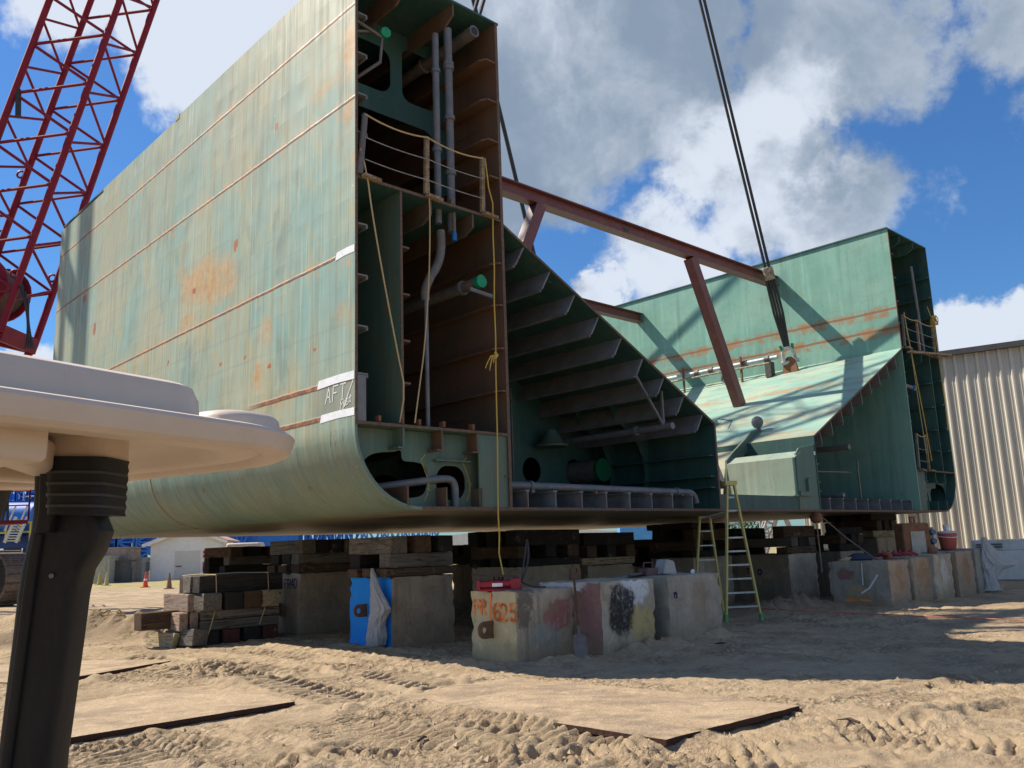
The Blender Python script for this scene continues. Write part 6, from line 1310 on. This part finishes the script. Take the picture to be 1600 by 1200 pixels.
rail([A_(36,788,92.),A_(62,786,92.)],1.6,m_plain('pale_rail',(.5,.5,.5),None,.5),e,'railing',.07,i_)
def f(mb):
    lattice(mb,A_(395,843,100.),A_(560,838,100.),4.,3.0,11,.22)
    for k in range(12): mb.bar(A_(392+12*k,852,100.),A_(402+12*k,829,100.),.35,.35)
blue('blue_truss','long blue lattice truss glimpsed below the hull above the FR 40 block',f,cat='truss')
def f(mb):
    lattice(mb,A_(545,842,104.),A_(690,834,104.),3.,2.2,9,.22);mb.bar(A_(540,858,104.),A_(700,850,104.),1.5,2.0)
blue('blue_truss','second blue lattice truss glimpsed below the hull above the blue block',f,cat='truss',mat=BLL)
def f(mb): mb.bar(A_(310,858,98.),A_(470,850,98.),2.,3.5);lattice(mb,A_(318,845,97.),A_(395,842,97.),2,2,6,.2)
blue('blue_barge_frame','solid blue frame behind the shed and the beige canopy',f)
q=A_(384,850,38.);e=empty('canopy_cart',(q.x,q.y,0),.1,'parked cart with a beige canopy roof behind the left timber cribbing','golf cart')
TN=m_plain('far_beige_plastic',(.6,.52,.42),(.54,.46,.36),.5)
mb=MB();mb.box((-.72,-.6,1.85),(.72,.6,2.28));mb.build('roof',TN,e,bevel=.12,seg=3,smooth=True)
for a in (-.55,.55):
    for b in (-.5,.5): MB().bar((a,b,.5),(a,b,1.86),.05,.05).build('roof_post',PBLK,e)
mb=MB();mb.box((-1.0,-.55,.3),(1.0,.55,.8));mb.build('body',TN,e,bevel=.06)
for a in (-.7,.7):
    for b in (-.5,.5): MB().tube([(a,b-.08,.22),(a,b+.08,.22)],.22,14).build('wheel',BLACK,e)
# ================================================================== FAR BACKGROUND UNDER THE HULL
q=A_(820,850,120.);o=MB().prism([(-16,0),(16,0),(16,3.4),(0,4.6),(-16,3.4)],lambda u,v,w:(u,w,v),0,12).build('white_tent',WHT,None);o.location=(q.x,q.y,0);tag(o,'long low white tent roof glimpsed under the hull middle','tent')
q=A_(655,850,125.);o=MB().prism([(-9,0),(9,0),(9,2.6),(0,3.6),(-9,2.6)],lambda u,v,w:(u,w,v),0,12).build('white_tent',WHT,None);o.location=(q.x,q.y,0);tag(o,'smaller white tent roof left of the long one under the hull','tent')
q=A_(1005,850,95.);mb=MB();mb.box((-2.6,-1.2,.0),(1.4,1.2,3.7));mb.box((1.5,-1.1,0),(4.,1.1,2.4))
for k in range(10): mb.box((-2.5+.4*k,-1.25,.2),(-2.35+.4*k,-1.201,3.5))
o=mb.build('shipping_container',BLL,None);o.location=(q.x,q.y,0);tag(o,'light blue container seen between the dark cribbing under the hull','container')
q=A_(1063,850,90.);mb=MB();lattice(mb,(0,0,0),(0,0,9),1.4,1.4,7,.14);o=mb.build('lattice_tower',m_plain('pale_steel',(.5,.48,.46),None,.6),None);o.location=(q.x,q.y,0);tag(o,'pale lattice tower leg right of the light blue container','tower')
q=A_(1212,850,110.);mb=MB();lattice(mb,(-2,0,0),(1.5,0,9),1.2,1.2,7,.16);mb.bar((3,0,0),(0,0,9),.5,.5);o=mb.build('lattice_tower',m_plain('tan_steel',(.42,.36,.33),None,.6),None);o.location=(q.x,q.y,0);tag(o,'leaning tan lattice mast seen left of the right cribbing','tower')
for i,(x,l_) in enumerate(((1096,'thin light pole left of the ladder top'),(1134,'thin light pole behind the tall ladder'),(1163,'thin light pole just right of the tall ladder'),(1190,'thin light pole above the scuffed block cribbing'))):
    q=A_(x,850,130.);o=MB().tube([(0,0,0),(0,0,9),(1.4,0,9.3)],.14,7).build('light_pole',m_plain('pole_grey',(.4,.42,.44),None,.5),None);o.location=(q.x,q.y,0);tag(o,l_,'light pole','light poles in the far yard')
def m_leaf(name,a,b):
    g=G(name);p=g.pos();n=g.noise(p,1.1,4);return g.out(g.mx(n,a,b),.8,0,None,spec=.2)
LEAF=m_leaf('tree_leaf',(.045,.085,.025),(.09,.13,.045));BARK=m_plain('tree_bark',(.12,.09,.07),None,.9)
def tree(x,Yd,h,w_,lab,sd):
    r=np.random.RandomState(sd);q=A_(x,850,Yd);e=empty('tree',(q.x,q.y,0),0,lab,'tree','far trees seen under the hull')
    mb=MB();mb.tube([(0,0,0),(.1,0,h*.5),(.0,.1,h*.85)],[.22,.15,.05],7)
    for k in range(5): a=r.uniform(0,6.3);mb.tube([(0.05,0,h*(.35+.08*k)),(w_*.35*math.cos(a),w_*.35*math.sin(a),h*(.55+.08*k))],[.09,.03],5)
    mb.build('trunk',BARK,e);mb=MB();cl_=[(r.normal(0,w_*.28),r.normal(0,w_*.28),h*r.uniform(.4,.95),r.uniform(.25,.5)*w_*.55) for _ in range(12)]
    for cx,cy,cz,cr in cl_:
        for k in range(55):
            d=V(r.normal(0,1,3));d.normalize();c=V((cx,cy,cz))+d*cr*r.uniform(.4,1.1);a=V(r.normal(0,1,3));a.normalize();b=nz(a.cross(V(r.normal(0,1,3))));s_=r.uniform(.14,.32);mb.add([c-a*s_,c-b*s_*.6,c+a*s_,c+b*s_*.6],[(0,1,2,3)])
    mb.build('crown',LEAF,e,fix=False)
for i,(x,Yd,h,w_,l_) in enumerate(((982,150,7.5,5,'green tree left of the light blue container'),(1046,160,7.,5,'green tree right of the light blue container'),(1078,170,6.5,4.5,'small green tree near the leftmost light pole'),(1104,165,8.5,6.5,'taller green tree behind the ladders'),(1122,165,8.,6,'bushy green tree behind the tall ladder'),(1152,175,6.5,5,'low green tree right of the ladders'),(1178,170,6.,4.5,'low green tree above the scuffed block cribbing'),(780,170,7.5,8,'green treetop behind the long white tent'),(100,140,17.,9,'pale green treetop behind the blue deck at far left'),(135,150,16,8,'green treetop right of the yellow stairs'))): tree(x,Yd,h,w_,l_,50+i)
